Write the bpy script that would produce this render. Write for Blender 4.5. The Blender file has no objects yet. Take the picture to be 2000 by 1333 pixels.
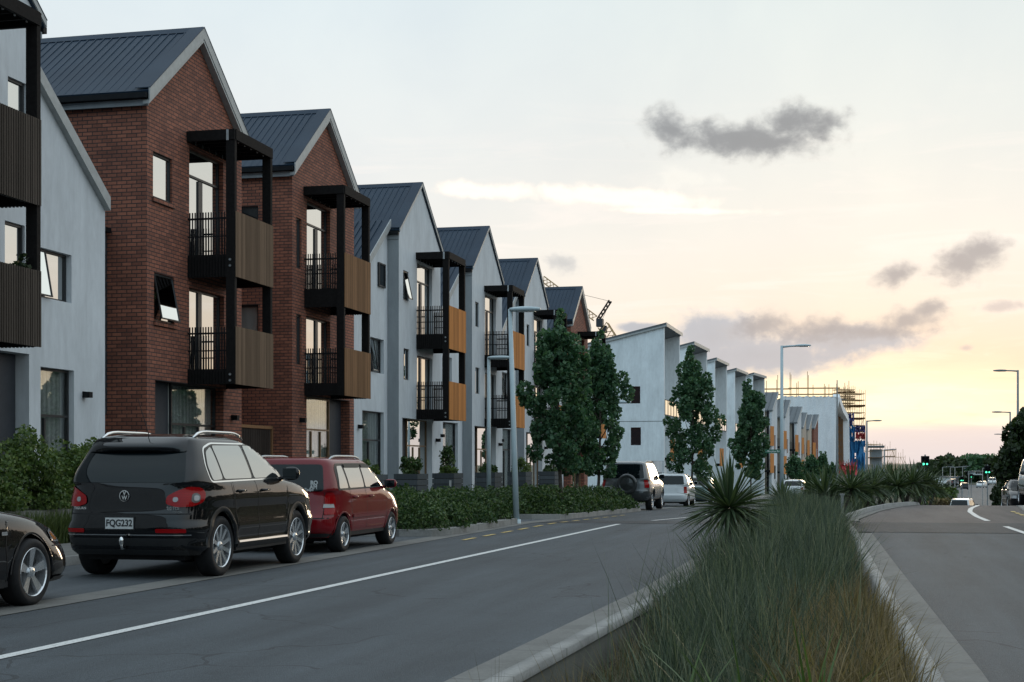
import bpy, bmesh, math, random
import numpy as np
from mathutils import Vector, Matrix
from mathutils.geometry import delaunay_2d_cdt
C = bpy.context.scene.collection
R = math.radians
rng = np.random.default_rng(7)
random.seed(7)
TH = R(13.2); CT, ST = math.cos(TH), math.sin(TH)
EYE = 1.35; F = 2900.0
# world axes: +Y runs along the street, +X to the right of it, Z up; the camera stands at the origin

def P(px, py, depth):
    """a point in the street (metres) from where it is seen and how far off it stands"""
    X = (px - 1000) / F * depth
    return (X * CT - depth * ST, X * ST + depth * CT, EYE + (910 - py) / F * depth)

# ---------------------------------------------------------------- ground levels
def lerp_tab(x, tab):
    return float(np.interp(x, [t[0] for t in tab], [t[1] for t in tab]))
GL = [(-50, 0), (34, 0), (42, -.12), (55, -.30), (67, -.48), (90, -.8), (125, -1.3), (180, -2.0), (260, -3.2), (400, -5.0), (560, -4.6), (900, -6), (1500, -2), (4000, -2)]
GR = [(-50, 0), (44, 0), (51, -.02), (56, -.08), (60, -.2), (66, -.48), (75, -1.0), (90, -1.8), (130, -3.6), (180, -5.6), (230, -6.6), (300, -7.2), (420, -6.6), (600, -5.4), (900, -6), (1500, -2), (4000, -2)]
def g(x, y):
    t = min(1, max(0, (x + 4.0 - shift(y) * .6) / 5.0)); t = t * t * (3 - 2 * t)
    return lerp_tab(y, GL) * (1 - t) + lerp_tab(y, GR) * t
def shift(y):
    if y < 60: return 0.0
    if y < 80: return .045 * (y - 60) ** 2 / 40
    return .045 * (y - 70)

# ---------------------------------------------------------------- tagging
def tag(o, label=None, cat=None, group=None, kind=None):
    if label: o['label'] = label
    if cat: o['category'] = cat
    if group: o['group'] = group
    if kind: o['kind'] = kind
    return o
def empty(name, loc, label, cat, rz=0, group=None):
    o = bpy.data.objects.new(name, None); C.objects.link(o)
    o.location = loc; o.rotation_euler = (0, 0, rz); o.empty_display_size = .3
    return tag(o, label, cat, group)
def link(name, me, mats, parent=None, smooth=False):
    for m in (mats if isinstance(mats, (list, tuple)) else [mats]): me.materials.append(m)
    if smooth: me.polygons.foreach_set('use_smooth', [True] * len(me.polygons))
    o = bpy.data.objects.new(name, me); C.objects.link(o)
    if parent: o.parent = parent
    return o
def copy_tree(o, parent=None):
    c = o.copy(); C.objects.link(c); c.parent = parent
    for ch in list(o.children): copy_tree(ch, c)
    return c

class MB:
    def __init__(s): s.v = []; s.f = []; s.m = []
    def add(s, vs, fs, mi=0):
        n = len(s.v); s.v += [tuple(p) for p in vs]
        s.f += [tuple(i + n for i in f) for f in fs]; s.m += [mi] * len(fs); return s
    def poly(s, pts, mi=0): return s.add(pts, [tuple(range(len(pts)))], mi)
    def box(s, x0, x1, y0, y1, z0, z1, mi=0):
        v = [(x, y, z) for z in (z0, z1) for y in (y0, y1) for x in (x0, x1)]
        return s.add(v, [(0, 2, 3, 1), (4, 5, 7, 6), (0, 1, 5, 4), (2, 6, 7, 3), (0, 4, 6, 2), (1, 3, 7, 5)], mi)
    def bar(s, p, q, w, h, mi=0, up=(0, 0, 1)):
        p, q = Vector(p), Vector(q); d = (q - p).normalized(); u = Vector(up)
        a = d.cross(u)
        if a.length < 1e-4: a = d.cross(Vector((0, 1, 0)))
        a.normalize(); b = a.cross(d).normalized(); a = a * w / 2; b = b * h / 2
        v = [p - a - b, p + a - b, p + a + b, p - a + b, q - a - b, q + a - b, q + a + b, q - a + b]
        return s.add(v, [(0, 3, 2, 1), (4, 5, 6, 7), (0, 1, 5, 4), (1, 2, 6, 5), (2, 3, 7, 6), (3, 0, 4, 7)], mi)
    def tube(s, pts, r, n=8, mi=0, cap=True):
        pts = [Vector(p) for p in pts]; rs = r if isinstance(r, (list, tuple)) else [r] * len(pts)
        base = len(s.v); vs = []; ref = None
        for i, p in enumerate(pts):
            d = (pts[min(i + 1, len(pts) - 1)] - pts[max(i - 1, 0)]).normalized()
            if ref is None: ref = Vector((1, 0, 0)) if abs(d.x) < .9 else Vector((0, 1, 0))
            a = d.cross(ref).normalized(); b = d.cross(a).normalized(); ref = b.cross(d) if False else ref
            for k in range(n):
                t = 2 * math.pi * k / n
                vs.append(p + (a * math.cos(t) + b * math.sin(t)) * rs[i])
        fs = []
        for i in range(len(pts) - 1):
            for k in range(n):
                fs.append((i * n + k, i * n + (k + 1) % n, (i + 1) * n + (k + 1) % n, (i + 1) * n + k))
        if cap:
            fs.append(tuple(range(n))[::-1]); fs.append(tuple((len(pts) - 1) * n + k for k in range(n)))
        return s.add(vs, fs, mi)
    def lathe(s, prof, axis='x', n=32, mi=0, org=(0, 0, 0), close=False):
        """prof: list of (along axis, radius)"""
        vs = []
        for a, r in prof:
            for k in range(n):
                t = 2 * math.pi * k / n; c, q = r * math.cos(t), r * math.sin(t)
                p = {'x': (a, c, q), 'y': (c, a, q), 'z': (c, q, a)}[axis]
                vs.append((p[0] + org[0], p[1] + org[1], p[2] + org[2]))
        m = len(prof); fs = []
        for i in range(m - (0 if close else 1)):
            j = (i + 1) % m
            for k in range(n): fs.append((i * n + k, i * n + (k + 1) % n, j * n + (k + 1) % n, j * n + k))
        return s.add(vs, fs, mi)
    def prism(s, poly, a0, a1, axis='x', mi=0):
        """poly in the two other axes, extruded along axis"""
        def mk(a, p): return {'x': (a, p[0], p[1]), 'y': (p[0], a, p[1]), 'z': (p[0], p[1], a)}[axis]
        n = len(poly)
        vs = [mk(a0, p) for p in poly] + [mk(a1, p) for p in poly]
        fs = [tuple(range(n))[::-1], tuple(range(n, 2 * n))] + [(i, (i + 1) % n, n + (i + 1) % n, n + i) for i in range(n)]
        return s.add(vs, fs, mi)
    def build(s, name, mats, parent=None, smooth=False, mir=None, fix=True):
        v = s.v if mir is None else [(x, mir - y, z) for x, y, z in s.v]
        me = bpy.data.meshes.new(name); me.from_pydata(v, [], s.f)
        me.polygons.foreach_set('material_index', s.m)
        if fix:
            bm = bmesh.new(); bm.from_mesh(me); bmesh.ops.recalc_face_normals(bm, faces=bm.faces[:]); bm.to_mesh(me); bm.free()
        me.update()
        return link(name, me, mats, parent, smooth)

def np_mesh(name, V, Fq, mat, parent=None, smooth=False):
    me = bpy.data.meshes.new(name); V = np.asarray(V, dtype=np.float32); Fq = np.asarray(Fq, dtype=np.int32)
    k = Fq.shape[1]
    me.vertices.add(len(V)); me.vertices.foreach_set('co', V.ravel())
    me.loops.add(Fq.size); me.loops.foreach_set('vertex_index', Fq.ravel())
    me.polygons.add(len(Fq)); me.polygons.foreach_set('loop_start', np.arange(0, Fq.size, k, dtype=np.int32))
    me.polygons.foreach_set('loop_total', np.full(len(Fq), k, dtype=np.int32))
    me.update(calc_edges=True)
    return link(name, me, mat, parent, smooth)

def text_mesh(name, body, size, mat, parent, loc, rot, bold=0, align='CENTER', sx=1.0, ext=.002):
    cu = bpy.data.curves.new(name, 'FONT'); cu.body = body; cu.size = size; cu.align_x = align; cu.align_y = 'CENTER'
    cu.extrude = ext; cu.offset = bold
    o = bpy.data.objects.new('t', cu); C.objects.link(o)
    bpy.context.view_layer.update()
    me = bpy.data.meshes.new_from_object(o.evaluated_get(bpy.context.evaluated_depsgraph_get()))
    bpy.data.objects.remove(o); me.name = name
    me.transform(Matrix.Translation(loc) @ Matrix.Rotation(rot[2], 4, 'Z') @ Matrix.Rotation(rot[0], 4, 'X') @ Matrix.Scale(sx, 4, (1, 0, 0)))
    me.materials.clear()
    return link(name, me, mat, parent)

# ---------------------------------------------------------------- materials
M = {}
class NT:
    """tiny helper around a node tree"""
    def __init__(s, nt): s.nt = nt; s.N = nt.nodes; s.L = nt.links
    def n(s, t, **kw):
        o = s.N.new(t)
        for k, v in kw.items():
            if k in o.inputs.keys() if isinstance(k, str) else False: pass
            setattr(o, k, v)
        return o
    def put(s, sock, v):
        if hasattr(v, 'is_linked') or isinstance(v, bpy.types.NodeSocket): s.L.new(v, sock)
        elif v is not None: sock.default_value = v
    def math(s, op, a, b=None, c=None, clamp=False):
        o = s.N.new('ShaderNodeMath'); o.operation = op; o.use_clamp = clamp
        s.put(o.inputs[0], a)
        if b is not None: s.put(o.inputs[1], b)
        if c is not None: s.put(o.inputs[2], c)
        return o.outputs[0]
    def noise(s, vec=None, scale=5, detail=4, rough=.5, dist=0):
        o = s.N.new('ShaderNodeTexNoise'); o.inputs['Scale'].default_value = scale; o.inputs['Detail'].default_value = detail
        o.inputs['Roughness'].default_value = rough; o.inputs['Distortion'].default_value = dist
        if vec is not None: s.L.new(vec, o.inputs['Vector'])
        return o.outputs['Fac']
    def ramp(s, fac, stops, interp='LINEAR'):
        o = s.N.new('ShaderNodeValToRGB'); s.L.new(fac, o.inputs[0]); cr = o.color_ramp; cr.interpolation = interp
        while len(cr.elements) < len(stops): cr.elements.new(.5)
        for e, (p, c) in zip(cr.elements, stops): e.position = p; e.color = (*c, 1) if len(c) == 3 else c
        return o.outputs[0]
    def mix(s, fac, a, b, mode='MIX'):
        o = s.N.new('ShaderNodeMix'); o.data_type = 'RGBA'; o.blend_type = mode
        s.put(o.inputs['Factor'], fac)
        for k, v in ((6, a), (7, b)):
            if isinstance(v, tuple): v = (*v, 1) if len(v) == 3 else v
            s.put(o.inputs[k], v)
        return o.outputs[2]
    def coords(s, kind='Object'):
        return s.N.new('ShaderNodeTexCoord').outputs[kind]
def new_mat(name):
    m = bpy.data.materials.new(name); m.use_nodes = True; m.node_tree.nodes.clear(); t = NT(m.node_tree)
    out = t.N.new('ShaderNodeOutputMaterial'); b = t.N.new('ShaderNodeBsdfPrincipled'); t.L.new(b.outputs[0], out.inputs[0])
    M[name] = m
    return m, t, b, out
def bump(t, b, h, strength=.3, dist=.01):
    o = t.N.new('ShaderNodeBump'); o.inputs['Strength'].default_value = strength; o.inputs['Distance'].default_value = dist
    t.L.new(h, o.inputs['Height']); t.L.new(o.outputs[0], b.inputs['Normal'])
def sc(c, k): return tuple(min(1, x * k) for x in c)
def plain(name, col, rough=.6, metal=0, var=.12, scale=6, coat=0, spec=.5, bmp=0, bscale=60, emit=0):
    m, t, b, out = new_mat(name)
    co = t.coords()
    c = t.ramp(t.noise(co, scale, 5, .6), [(.3, sc(col, 1 - var)), (.7, sc(col, 1 + var))])
    t.L.new(c, b.inputs['Base Color']); b.inputs['Metallic'].default_value = metal
    r = t.math('MULTIPLY_ADD', t.noise(co, scale * 1.7, 3), .2 * rough, rough * .9); t.L.new(r, b.inputs['Roughness'])
    b.inputs['Specular IOR Level'].default_value = spec
    if coat: b.inputs['Coat Weight'].default_value = coat; b.inputs['Coat Roughness'].default_value = .03
    if bmp: bump(t, b, t.noise(co, bscale, 4), bmp, .01)
    if emit:
        b.inputs['Emission Color'].default_value = (*col, 1); b.inputs['Emission Strength'].default_value = emit
    return m

def brick(name, c1, c2, mortar):
    m, t, b, out = new_mat(name)
    co = t.coords(); sep = t.N.new('ShaderNodeSeparateXYZ'); t.L.new(co, sep.inputs[0])
    gn = t.N.new('ShaderNodeNewGeometry'); sn = t.N.new('ShaderNodeSeparateXYZ'); t.L.new(gn.outputs['True Normal'], sn.inputs[0])
    ax = t.math('GREATER_THAN', t.math('ABSOLUTE', sn.outputs[0]), .5)
    u = t.math('ADD', t.math('MULTIPLY', sep.outputs[1], ax), t.math('MULTIPLY', sep.outputs[0], t.math('SUBTRACT', 1, ax)))
    cv = t.N.new('ShaderNodeCombineXYZ'); t.L.new(u, cv.inputs[0]); t.L.new(sep.outputs[2], cv.inputs[1])
    bt = t.N.new('ShaderNodeTexBrick'); t.L.new(cv.outputs[0], bt.inputs['Vector'])
    bt.inputs['Scale'].default_value = 1; bt.inputs['Brick Width'].default_value = .24; bt.inputs['Row Height'].default_value = .086
    bt.inputs['Mortar Size'].default_value = .011; bt.inputs['Mortar Smooth'].default_value = .1; bt.inputs['Bias'].default_value = 0
    bt.inputs['Color1'].default_value = (*c1, 1); bt.inputs['Color2'].default_value = (*c2, 1); bt.inputs['Mortar'].default_value = (*mortar, 1)
    big = t.ramp(t.noise(co, .9, 4, .6), [(.3, (.78, .78, .8)), (.7, (1.12, 1.1, 1.08))])
    fine = t.ramp(t.noise(co, 22, 3, .6), [(.3, (.85, .85, .85)), (.7, (1.12, 1.12, 1.12))])
    t.L.new(t.mix(1.0, t.mix(1.0, bt.outputs[0], big, 'MULTIPLY'), fine, 'MULTIPLY'), b.inputs['Base Color'])
    b.inputs['Roughness'].default_value = .85
    bump(t, b, t.math('SUBTRACT', t.noise(co, 60, 3), t.math('MULTIPLY', bt.outputs['Fac'], 1.5)), .5, .008)
brick('red_brick', (.36, .135, .082), (.21, .078, .05), (.05, .036, .034))

def plaster(name, col):
    m, t, b, out = new_mat(name); co = t.coords()
    mp = t.N.new('ShaderNodeMapping'); mp.inputs['Scale'].default_value = (1, 1, .35); t.L.new(co, mp.inputs[0])
    a = t.ramp(t.noise(mp.outputs[0], 1.1, 6, .65, .4), [(.3, sc(col, .86)), (.7, sc(col, 1.08))])
    s2 = t.ramp(t.noise(mp.outputs[0], 6, 5, .7), [(.35, (.93, .93, .93)), (.7, (1.05, 1.05, 1.05))])
    m3 = t.N.new('ShaderNodeMapping'); m3.inputs['Scale'].default_value = (4, 4, .16); t.L.new(co, m3.inputs[0])
    s3 = t.ramp(t.noise(m3.outputs[0], 1.4, 5, .65), [(.3, (.93, .93, .93)), (.5, (1, 1, 1))])
    t.L.new(t.mix(1.0, t.mix(1.0, a, s2, 'MULTIPLY'), s3, 'MULTIPLY'), b.inputs['Base Color']); b.inputs['Roughness'].default_value = .9
    bump(t, b, t.noise(co, 90, 4), .25, .004)
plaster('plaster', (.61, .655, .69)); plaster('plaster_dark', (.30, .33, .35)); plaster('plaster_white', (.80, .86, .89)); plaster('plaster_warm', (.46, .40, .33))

def roofing():
    m, t, b, out = new_mat('roof_metal'); co = t.coords()
    t.L.new(t.ramp(t.noise(co, .8, 5), [(.3, (.011, .026, .047)), (.7, (.018, .037, .062))]), b.inputs['Base Color'])
    b.inputs['Metallic'].default_value = 0; b.inputs['Roughness'].default_value = .55; b.inputs['Specular IOR Level'].default_value = .22
roofing()
plain('roof_grey', (.10, .115, .125), .5, 0)
plain('fascia', (.36, .38, .38), .5); plain('black_metal', (.010, .011, .013), .6, 0, .2, spec=.15)
plain('black_timber', (.012, .011, .011), .8, 0, .3, 14, spec=.12)
plain('window_frame', (.03, .032, .035), .4, .4); plain('bronze_frame', (.21, .135, .075), .45, .4)
plain('galvanised', (.45, .47, .48), .4, .8); plain('dark_cladding', (.03, .035, .045), .6)
plain('white_metal', (.84, .87, .90), .5); plain('lamp_pole', (.42, .51, .54), .5, 0, .06, 3)
plain('lamp_pole_dark', (.20, .22, .23), .5, 0)

def slats(name, col, dark):
    m, t, b, out = new_mat(name); co = t.coords()
    mp = t.N.new('ShaderNodeMapping'); mp.inputs['Scale'].default_value = (18, 18, .9); t.L.new(co, mp.inputs[0])
    gi = t.N.new('ShaderNodeNewGeometry')
    a = t.ramp(gi.outputs['Random Per Island'], [(0, sc(col, .72)), (1, sc(col, 1.22))])
    k = t.ramp(t.noise(mp.outputs[0], 1.5, 5, .6), [(.3, sc((1, 1, 1), dark)), (.7, (1.1, 1.1, 1.1))])
    t.L.new(t.mix(1.0, a, k, 'MULTIPLY'), b.inputs['Base Color']); b.inputs['Roughness'].default_value = .8; b.inputs['Specular IOR Level'].default_value = .12
slats('bronze_slat', (.19, .13, .088), .85); slats('brown_slat', (.24, .132, .068), .75); slats('orange_slat', (.55, .23, .07), .75)
slats('dark_slat', (.075, .062, .052), .8); slats('planter_board', (.10, .115, .125), .8)
slats('fence_board', (.045, .035, .03), .8)

def glass(name, tint, refl, rough=0.0, trans=0.0, wob=.0006):
    m, t, b, out = new_mat(name); t.N.remove(b)
    gl = t.N.new('ShaderNodeBsdfGlossy'); gl.inputs['Color'].default_value = (.93, .94, .92, 1); gl.inputs['Roughness'].default_value = rough
    bp = t.N.new('ShaderNodeBump'); bp.inputs['Strength'].default_value = .12; bp.inputs['Distance'].default_value = wob * 10
    t.L.new(t.noise(t.coords(), 1.3, 2), bp.inputs['Height']); t.L.new(bp.outputs[0], gl.inputs['Normal'])
    if trans:
        base = t.N.new('ShaderNodeBsdfTransparent'); base.inputs['Color'].default_value = (*tint, 1)
    else:
        base = t.N.new('ShaderNodeBsdfDiffuse'); base.inputs['Color'].default_value = (*tint, 1)
    lw = t.N.new('ShaderNodeLayerWeight'); lw.inputs['Blend'].default_value = .45
    f = t.math('MULTIPLY_ADD', lw.outputs['Fresnel'], .6 if refl > .2 or trans else .38, refl, clamp=True)
    mx = t.N.new('ShaderNodeMixShader'); t.L.new(f, mx.inputs[0]); t.L.new(base.outputs[0], mx.inputs[1]); t.L.new(gl.outputs[0], mx.inputs[2])
    t.L.new(mx.outputs[0], out.inputs[0])
glass('window_glass', (.02, .025, .03), .62); glass('dark_window_glass', (.012, .016, .02), .04)
glass('curtain_glass', (.92, .94, .94), .0, trans=1); glass('car_glass', (.004, .007, .009), .0)
glass('car_side_glass', (.01, .012, .012), .4, wob=.0002)
def curtain():
    m, t, b, out = new_mat('curtain'); co = t.coords()
    w = t.N.new('ShaderNodeTexWave'); w.wave_type = 'BANDS'; w.bands_direction = 'Y'; w.inputs['Scale'].default_value = 3.5; w.inputs['Distortion'].default_value = 2.5
    w.inputs['Detail'].default_value = 2; mp = t.N.new('ShaderNodeMapping'); mp.inputs['Scale'].default_value = (1, 1, .12); t.L.new(co, mp.inputs[0]); t.L.new(mp.outputs[0], w.inputs['Vector'])
    t.L.new(t.ramp(w.outputs['Fac'], [(0, (.48, .50, .50)), (1, (.82, .84, .83))]), b.inputs['Base Color']); b.inputs['Roughness'].default_value = .9
    bump(t, b, w.outputs['Fac'], .5, .03)
curtain()

def asphalt(name, col, warm):
    m, t, b, out = new_mat(name); co = t.coords()
    sp = t.N.new('ShaderNodeTexVoronoi'); sp.inputs['Scale'].default_value = 140; t.L.new(co, sp.inputs['Vector'])
    agg = t.ramp(sp.outputs['Color'], [(.1, (.72, .72, .72)), (.9, (1.35, 1.35, 1.35))])
    mp = t.N.new('ShaderNodeMapping'); mp.inputs['Scale'].default_value = (1.2, .08, 1); t.L.new(co, mp.inputs[0])
    wear = t.ramp(t.noise(mp.outputs[0], 1.6, 4, .6), [(.3, sc(col, .76)), (.7, sc(col, 1.28))])
    pt = t.ramp(t.noise(co, .35, 6, .7, .5), [(.35, (.87, .87, .88)), (.7, (1.1, 1.1, 1.1))])
    c = t.mix(1.0, t.mix(1.0, wear, agg, 'MULTIPLY'), pt, 'MULTIPLY')
    dv = t.N.new('ShaderNodeVectorMath'); dv.operation = 'ADD'; nz = t.N.new('ShaderNodeTexNoise'); nz.inputs['Scale'].default_value = 1.2; t.L.new(co, nz.inputs['Vector']); t.L.new(co, dv.inputs[0]); t.L.new(nz.outputs['Color'], dv.inputs[1])
    ve = t.N.new('ShaderNodeTexVoronoi'); ve.feature = 'DISTANCE_TO_EDGE'; ve.inputs['Scale'].default_value = .38; t.L.new(dv.outputs[0], ve.inputs['Vector'])
    ck = t.math('MULTIPLY', t.math('LESS_THAN', ve.outputs['Distance'], .006), t.math('GREATER_THAN', t.noise(co, .25, 3), .52))
    c = t.mix(t.math('MULTIPLY', ck, .55), c, (.012, .013, .014))
    sp_ = t.ramp(t.noise(co, 1.6, 5, .7), [(.62, (1, 1, 1)), (.72, (.72, .72, .72))]); c = t.mix(1.0, c, sp_, 'MULTIPLY')
    t.L.new(c, b.inputs['Base Color']); b.inputs['Roughness'].default_value = .78; b.inputs['Specular IOR Level'].default_value = .42
    bump(t, b, t.math('ADD', sp.outputs['Distance'], t.noise(co, 40, 4)), .7, .006)
asphalt('asphalt', (.050, .060, .068), 0); asphalt('asphalt_dark', (.034, .037, .041), 0); asphalt('asphalt_grey', (.074, .083, .09), 0)
asphalt('asphalt_pink', (.082, .071, .068), 0)
def concrete(name, col):
    m, t, b, out = new_mat(name); co = t.coords()
    a = t.ramp(t.noise(co, 1.3, 6, .65, .3), [(.28, sc(col, .68)), (.5, col), (.75, sc(col, 1.18))])
    d = t.ramp(t.noise(co, 30, 4, .7), [(.3, (.82, .82, .82)), (.7, (1.1, 1.1, 1.1))])
    sep = t.N.new('ShaderNodeSeparateXYZ'); t.L.new(co, sep.inputs[0])
    jt = t.math('PINGPONG', sep.outputs[1], .75)
    jl = t.math('LESS_THAN', jt, .012)
    c = t.mix(t.math('MULTIPLY', jl, .6), t.mix(1.0, a, d, 'MULTIPLY'), (.05, .05, .05))
    t.L.new(c, b.inputs['Base Color']); b.inputs['Roughness'].default_value = .88
    bump(t, b, t.noise(co, 70, 4), .35, .006)
concrete('concrete', (.15, .148, .138)); concrete('concrete_light', (.27, .265, .25))
concrete('block_wall', (.13, .14, .15)); concrete('stained_shaded_concrete', (.085, .085, .07))
def paint(name, col):
    m, t, b, out = new_mat(name); co = t.coords()
    f = t.ramp(t.noise(co, 28, 6, .75), [(.38, (0, 0, 0)), (.47, (1, 1, 1))])
    t.L.new(t.mix(f, sc(col, .45), col), b.inputs['Base Color']); b.inputs['Roughness'].default_value = .7
paint('white_paint', (.62, .62, .6)); paint('yellow_paint', (.55, .40, .13))
def soil():
    m, t, b, out = new_mat('soil'); co = t.coords()
    c = t.ramp(t.noise(co, 9, 8, .75, .5), [(.25, (.012, .011, .008)), (.5, (.032, .028, .02)), (.62, (.07, .058, .04)), (.8, (.12, .10, .07))])
    t.L.new(c, b.inputs['Base Color']); b.inputs['Roughness'].default_value = .95; bump(t, b, t.noise(co, 25, 6, .7), .9, .03)
soil()
def landmat():
    m, t, b, out = new_mat('far_land'); co = t.coords()
    c = t.ramp(t.noise(co, .02, 8, .6, .3), [(.3, (.025, .035, .02)), (.45, (.05, .06, .032)), (.6, (.075, .075, .05)), (.75, (.11, .085, .06))])
    t.L.new(c, b.inputs['Base Color']); b.inputs['Roughness'].default_value = .95
landmat()
def leaf(name, stops, trans=.25, rough=.5):
    m, t, b, out = new_mat(name)
    gi = t.N.new('ShaderNodeNewGeometry'); co = t.coords()
    r = t.math('ADD', t.math('MULTIPLY', gi.outputs['Random Per Island'], .6), t.math('MULTIPLY', t.noise(co, 2.2, 3), .4))
    c = t.ramp(r, stops)
    t.L.new(c, b.inputs['Base Color']); b.inputs['Roughness'].default_value = rough; b.inputs['Specular IOR Level'].default_value = .35
    tr = t.N.new('ShaderNodeBsdfTranslucent'); t.L.new(t.mix(1.0, c, (1.2, 1.3, .7), 'MULTIPLY'), tr.inputs[0])
    mx = t.N.new('ShaderNodeMixShader'); mx.inputs[0].default_value = trans
    t.L.new(b.outputs[0], mx.inputs[1]); t.L.new(tr.outputs[0], mx.inputs[2]); t.L.new(mx.outputs[0], out.inputs[0])
leaf('tree_leaf', [(.2, (.025, .07, .035)), (.5, (.055, .13, .065)), (.8, (.12, .21, .11))], .3)
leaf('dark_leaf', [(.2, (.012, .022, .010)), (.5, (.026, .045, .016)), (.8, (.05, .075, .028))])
leaf('hedge_leaf', [(.2, (.04, .075, .02)), (.5, (.08, .135, .035)), (.8, (.16, .21, .06))])
leaf('cover_leaf', [(.2, (.02, .046, .015)), (.5, (.042, .088, .026)), (.8, (.12, .17, .06))])
leaf('rush', [(.12, (.02, .034, .024)), (.42, (.055, .078, .055)), (.66, (.12, .15, .098)), (.8, (.21, .22, .15)), (.92, (.36, .28, .19))], .25, .7)
leaf('dry_grass', [(.12, (.045, .04, .02)), (.4, (.13, .10, .05)), (.7, (.24, .175, .09)), (.95, (.36, .29, .17))], .3, .7)
leaf('dead_grass', [(.12, (.04, .042, .025)), (.45, (.10, .09, .055)), (.75, (.17, .145, .09)), (.95, (.22, .18, .12))], .2, .7)
leaf('flax', [(.2, (.05, .09, .025)), (.8, (.10, .16, .045))], .3, .4)
leaf('cordyline_leaf', [(.2, (.03, .052, .026)), (.5, (.06, .095, .045)), (.85, (.15, .18, .09))], .2, .4)
leaf('strip_grass', [(.2, (.03, .05, .014)), (.8, (.10, .13, .035))], .2)
plain('bark', (.075, .06, .048), .9, 0, .4, 18, bmp=.6); plain('stem', (.10, .085, .06), .9, 0, .3, 10)
plain('tyre', (.014, .014, .015), .75, 0, .2, 20, spec=.3); plain('alloy', (.68, .70, .72), .25, .85, .05)
plain('rotor', (.12, .12, .12), .4, .8)
plain('chrome', (.75, .75, .74), .12, 1, .02); plain('trim_black', (.016, .017, .018), .55, 0, .1)
plain('under', (.006, .006, .007), .8); plain('plate', (.55, .56, .55), .5); plain('ink', (.012, .012, .014), .5)
def carpaint(name, col, metal=0, rough=.25, cw=.85):
    m, t, b, out = new_mat(name); b.inputs['Base Color'].default_value = (*col, 1); b.inputs['Metallic'].default_value = metal
    co = t.coords(); t.L.new(t.math('MULTIPLY_ADD', t.noise(co, 3, 4), .12, rough), b.inputs['Roughness'])
    b.inputs['Specular IOR Level'].default_value = .04; b.inputs['Coat Weight'].default_value = cw; b.inputs['Coat Roughness'].default_value = .015; b.inputs['Coat IOR'].default_value = 1.52
carpaint('paint_black', (.002, .0024, .0035), 0, .5, 1.0); carpaint('paint_red', (.17, .004, .008), 0, .4, .9); carpaint('paint_silver', (.30, .33, .34), .6, .3)
carpaint('paint_gunmetal', (.13, .14, .145), .5, .3); carpaint('paint_grey', (.055, .06, .062), .4, .35); carpaint('paint_white', (.62, .65, .66), 0, .3); carpaint('paint_green', (.20, .26, .25), .5, .3)
def lens(name, col, e=0):
    m, t, b, out = new_mat(name); co = t.coords()
    w = t.N.new('ShaderNodeTexWave'); w.inputs['Scale'].default_value = 18; w.bands_direction = 'Z'; t.L.new(co, w.inputs['Vector'])
    t.L.new(t.mix(w.outputs['Fac'], sc(col, .65), col), b.inputs['Base Color']); b.inputs['Roughness'].default_value = .1; b.inputs['Coat Weight'].default_value = 1
    if e: b.inputs['Emission Color'].default_value = (*col, 1); b.inputs['Emission Strength'].default_value = e
lens('red_lens', (.33, .003, .005)); M['red_lens'].node_tree.nodes['Principled BSDF'].inputs['Coat Weight'].default_value = .35; M['red_lens'].node_tree.nodes['Principled BSDF'].inputs['Specular IOR Level'].default_value = .15; lens('clear_lens', (.36, .36, .36)); lens('amber_lens', (.6, .2, .02))
# ================================================================ THE GROUND
def sheet(name, xl, xr, ys, dz, mat, nx=4, skirt=None, kind='structure', label=None):
    """a strip following the ground between x = xl(y) and x = xr(y); with skirt its sides drop down by that much"""
    V = []; Fq = []
    cols = nx + 1 + (2 if skirt else 0)
    for y in ys:
        a, b = xl(y), xr(y)
        row = [(a + (b - a) * i / nx) for i in range(nx + 1)]
        pts = [(x, y, g(x, y) + dz) for x in row]
        if skirt: pts = [(a, y, pts[0][2] - skirt)] + pts + [(b, y, pts[-1][2] - skirt)]
        V += pts
    for j in range(len(ys) - 1):
        for i in range(cols - 1): Fq.append((j * cols + i, j * cols + i + 1, (j + 1) * cols + i + 1, (j + 1) * cols + i))
    if skirt:
        n = len(ys) - 1
        me = None
    o = np_mesh(name, V, Fq, mat)
    if skirt:      # close the two ends
        bm = bmesh.new(); bm.from_mesh(o.data); bm.verts.ensure_lookup_table()
        bm.faces.new([bm.verts[i] for i in range(cols)]); bm.faces.new([bm.verts[(len(ys) - 1) * cols + i] for i in range(cols)][::-1])
        bm.to_mesh(o.data); bm.free()
    return tag(o, label=label, kind=kind)
def yr(a, b, st): return [a + (b - a) * i / max(1, int(round((b - a) / st))) for i in range(max(1, int(round((b - a) / st))) + 1)]
def K(v): return lambda y: v
def T_(tab, sh=True): return lambda y: lerp_tab(y, tab) + (shift(y) if sh else 0)
YS = yr(-30, 60, 1.5) + yr(63, 260, 4)[0:] + [275, 300, 330, 370, 420, 480, 560, 650, 800, 1000, 1300, 2000, 4000]
# the ground, one sheet to the horizon
gx = [-3000, -1200, -600, -300, -150, -80, -50, -30, -22, -16, -13, -11, -10, -9, -8, -7, -6, -5, -4, -3, -2, -1, 0, 1, 2, 3, 4, 5, 6, 7, 8, 9, 10, 12, 15, 20, 28, 40, 60, 90, 150, 300, 600, 1200, 3000]
V = []; Fq = []
for y in YS:
    for x in gx: V.append((x, y, g(x, y) - (.42 if abs(x) < 24 and y < 245 else .10) + (max(0, y - 1200) * .003 * (.3 + .7 * math.sin(x * .002 + 1) ** 2))))
n = len(gx)
for j in range(len(YS) - 1):
    for i in range(n - 1): Fq.append((j * n + i, j * n + i + 1, (j + 1) * n + i + 1, (j + 1) * n + i))
tag(np_mesh('ground', V, Fq, M['far_land'], smooth=True), kind='structure')
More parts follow.
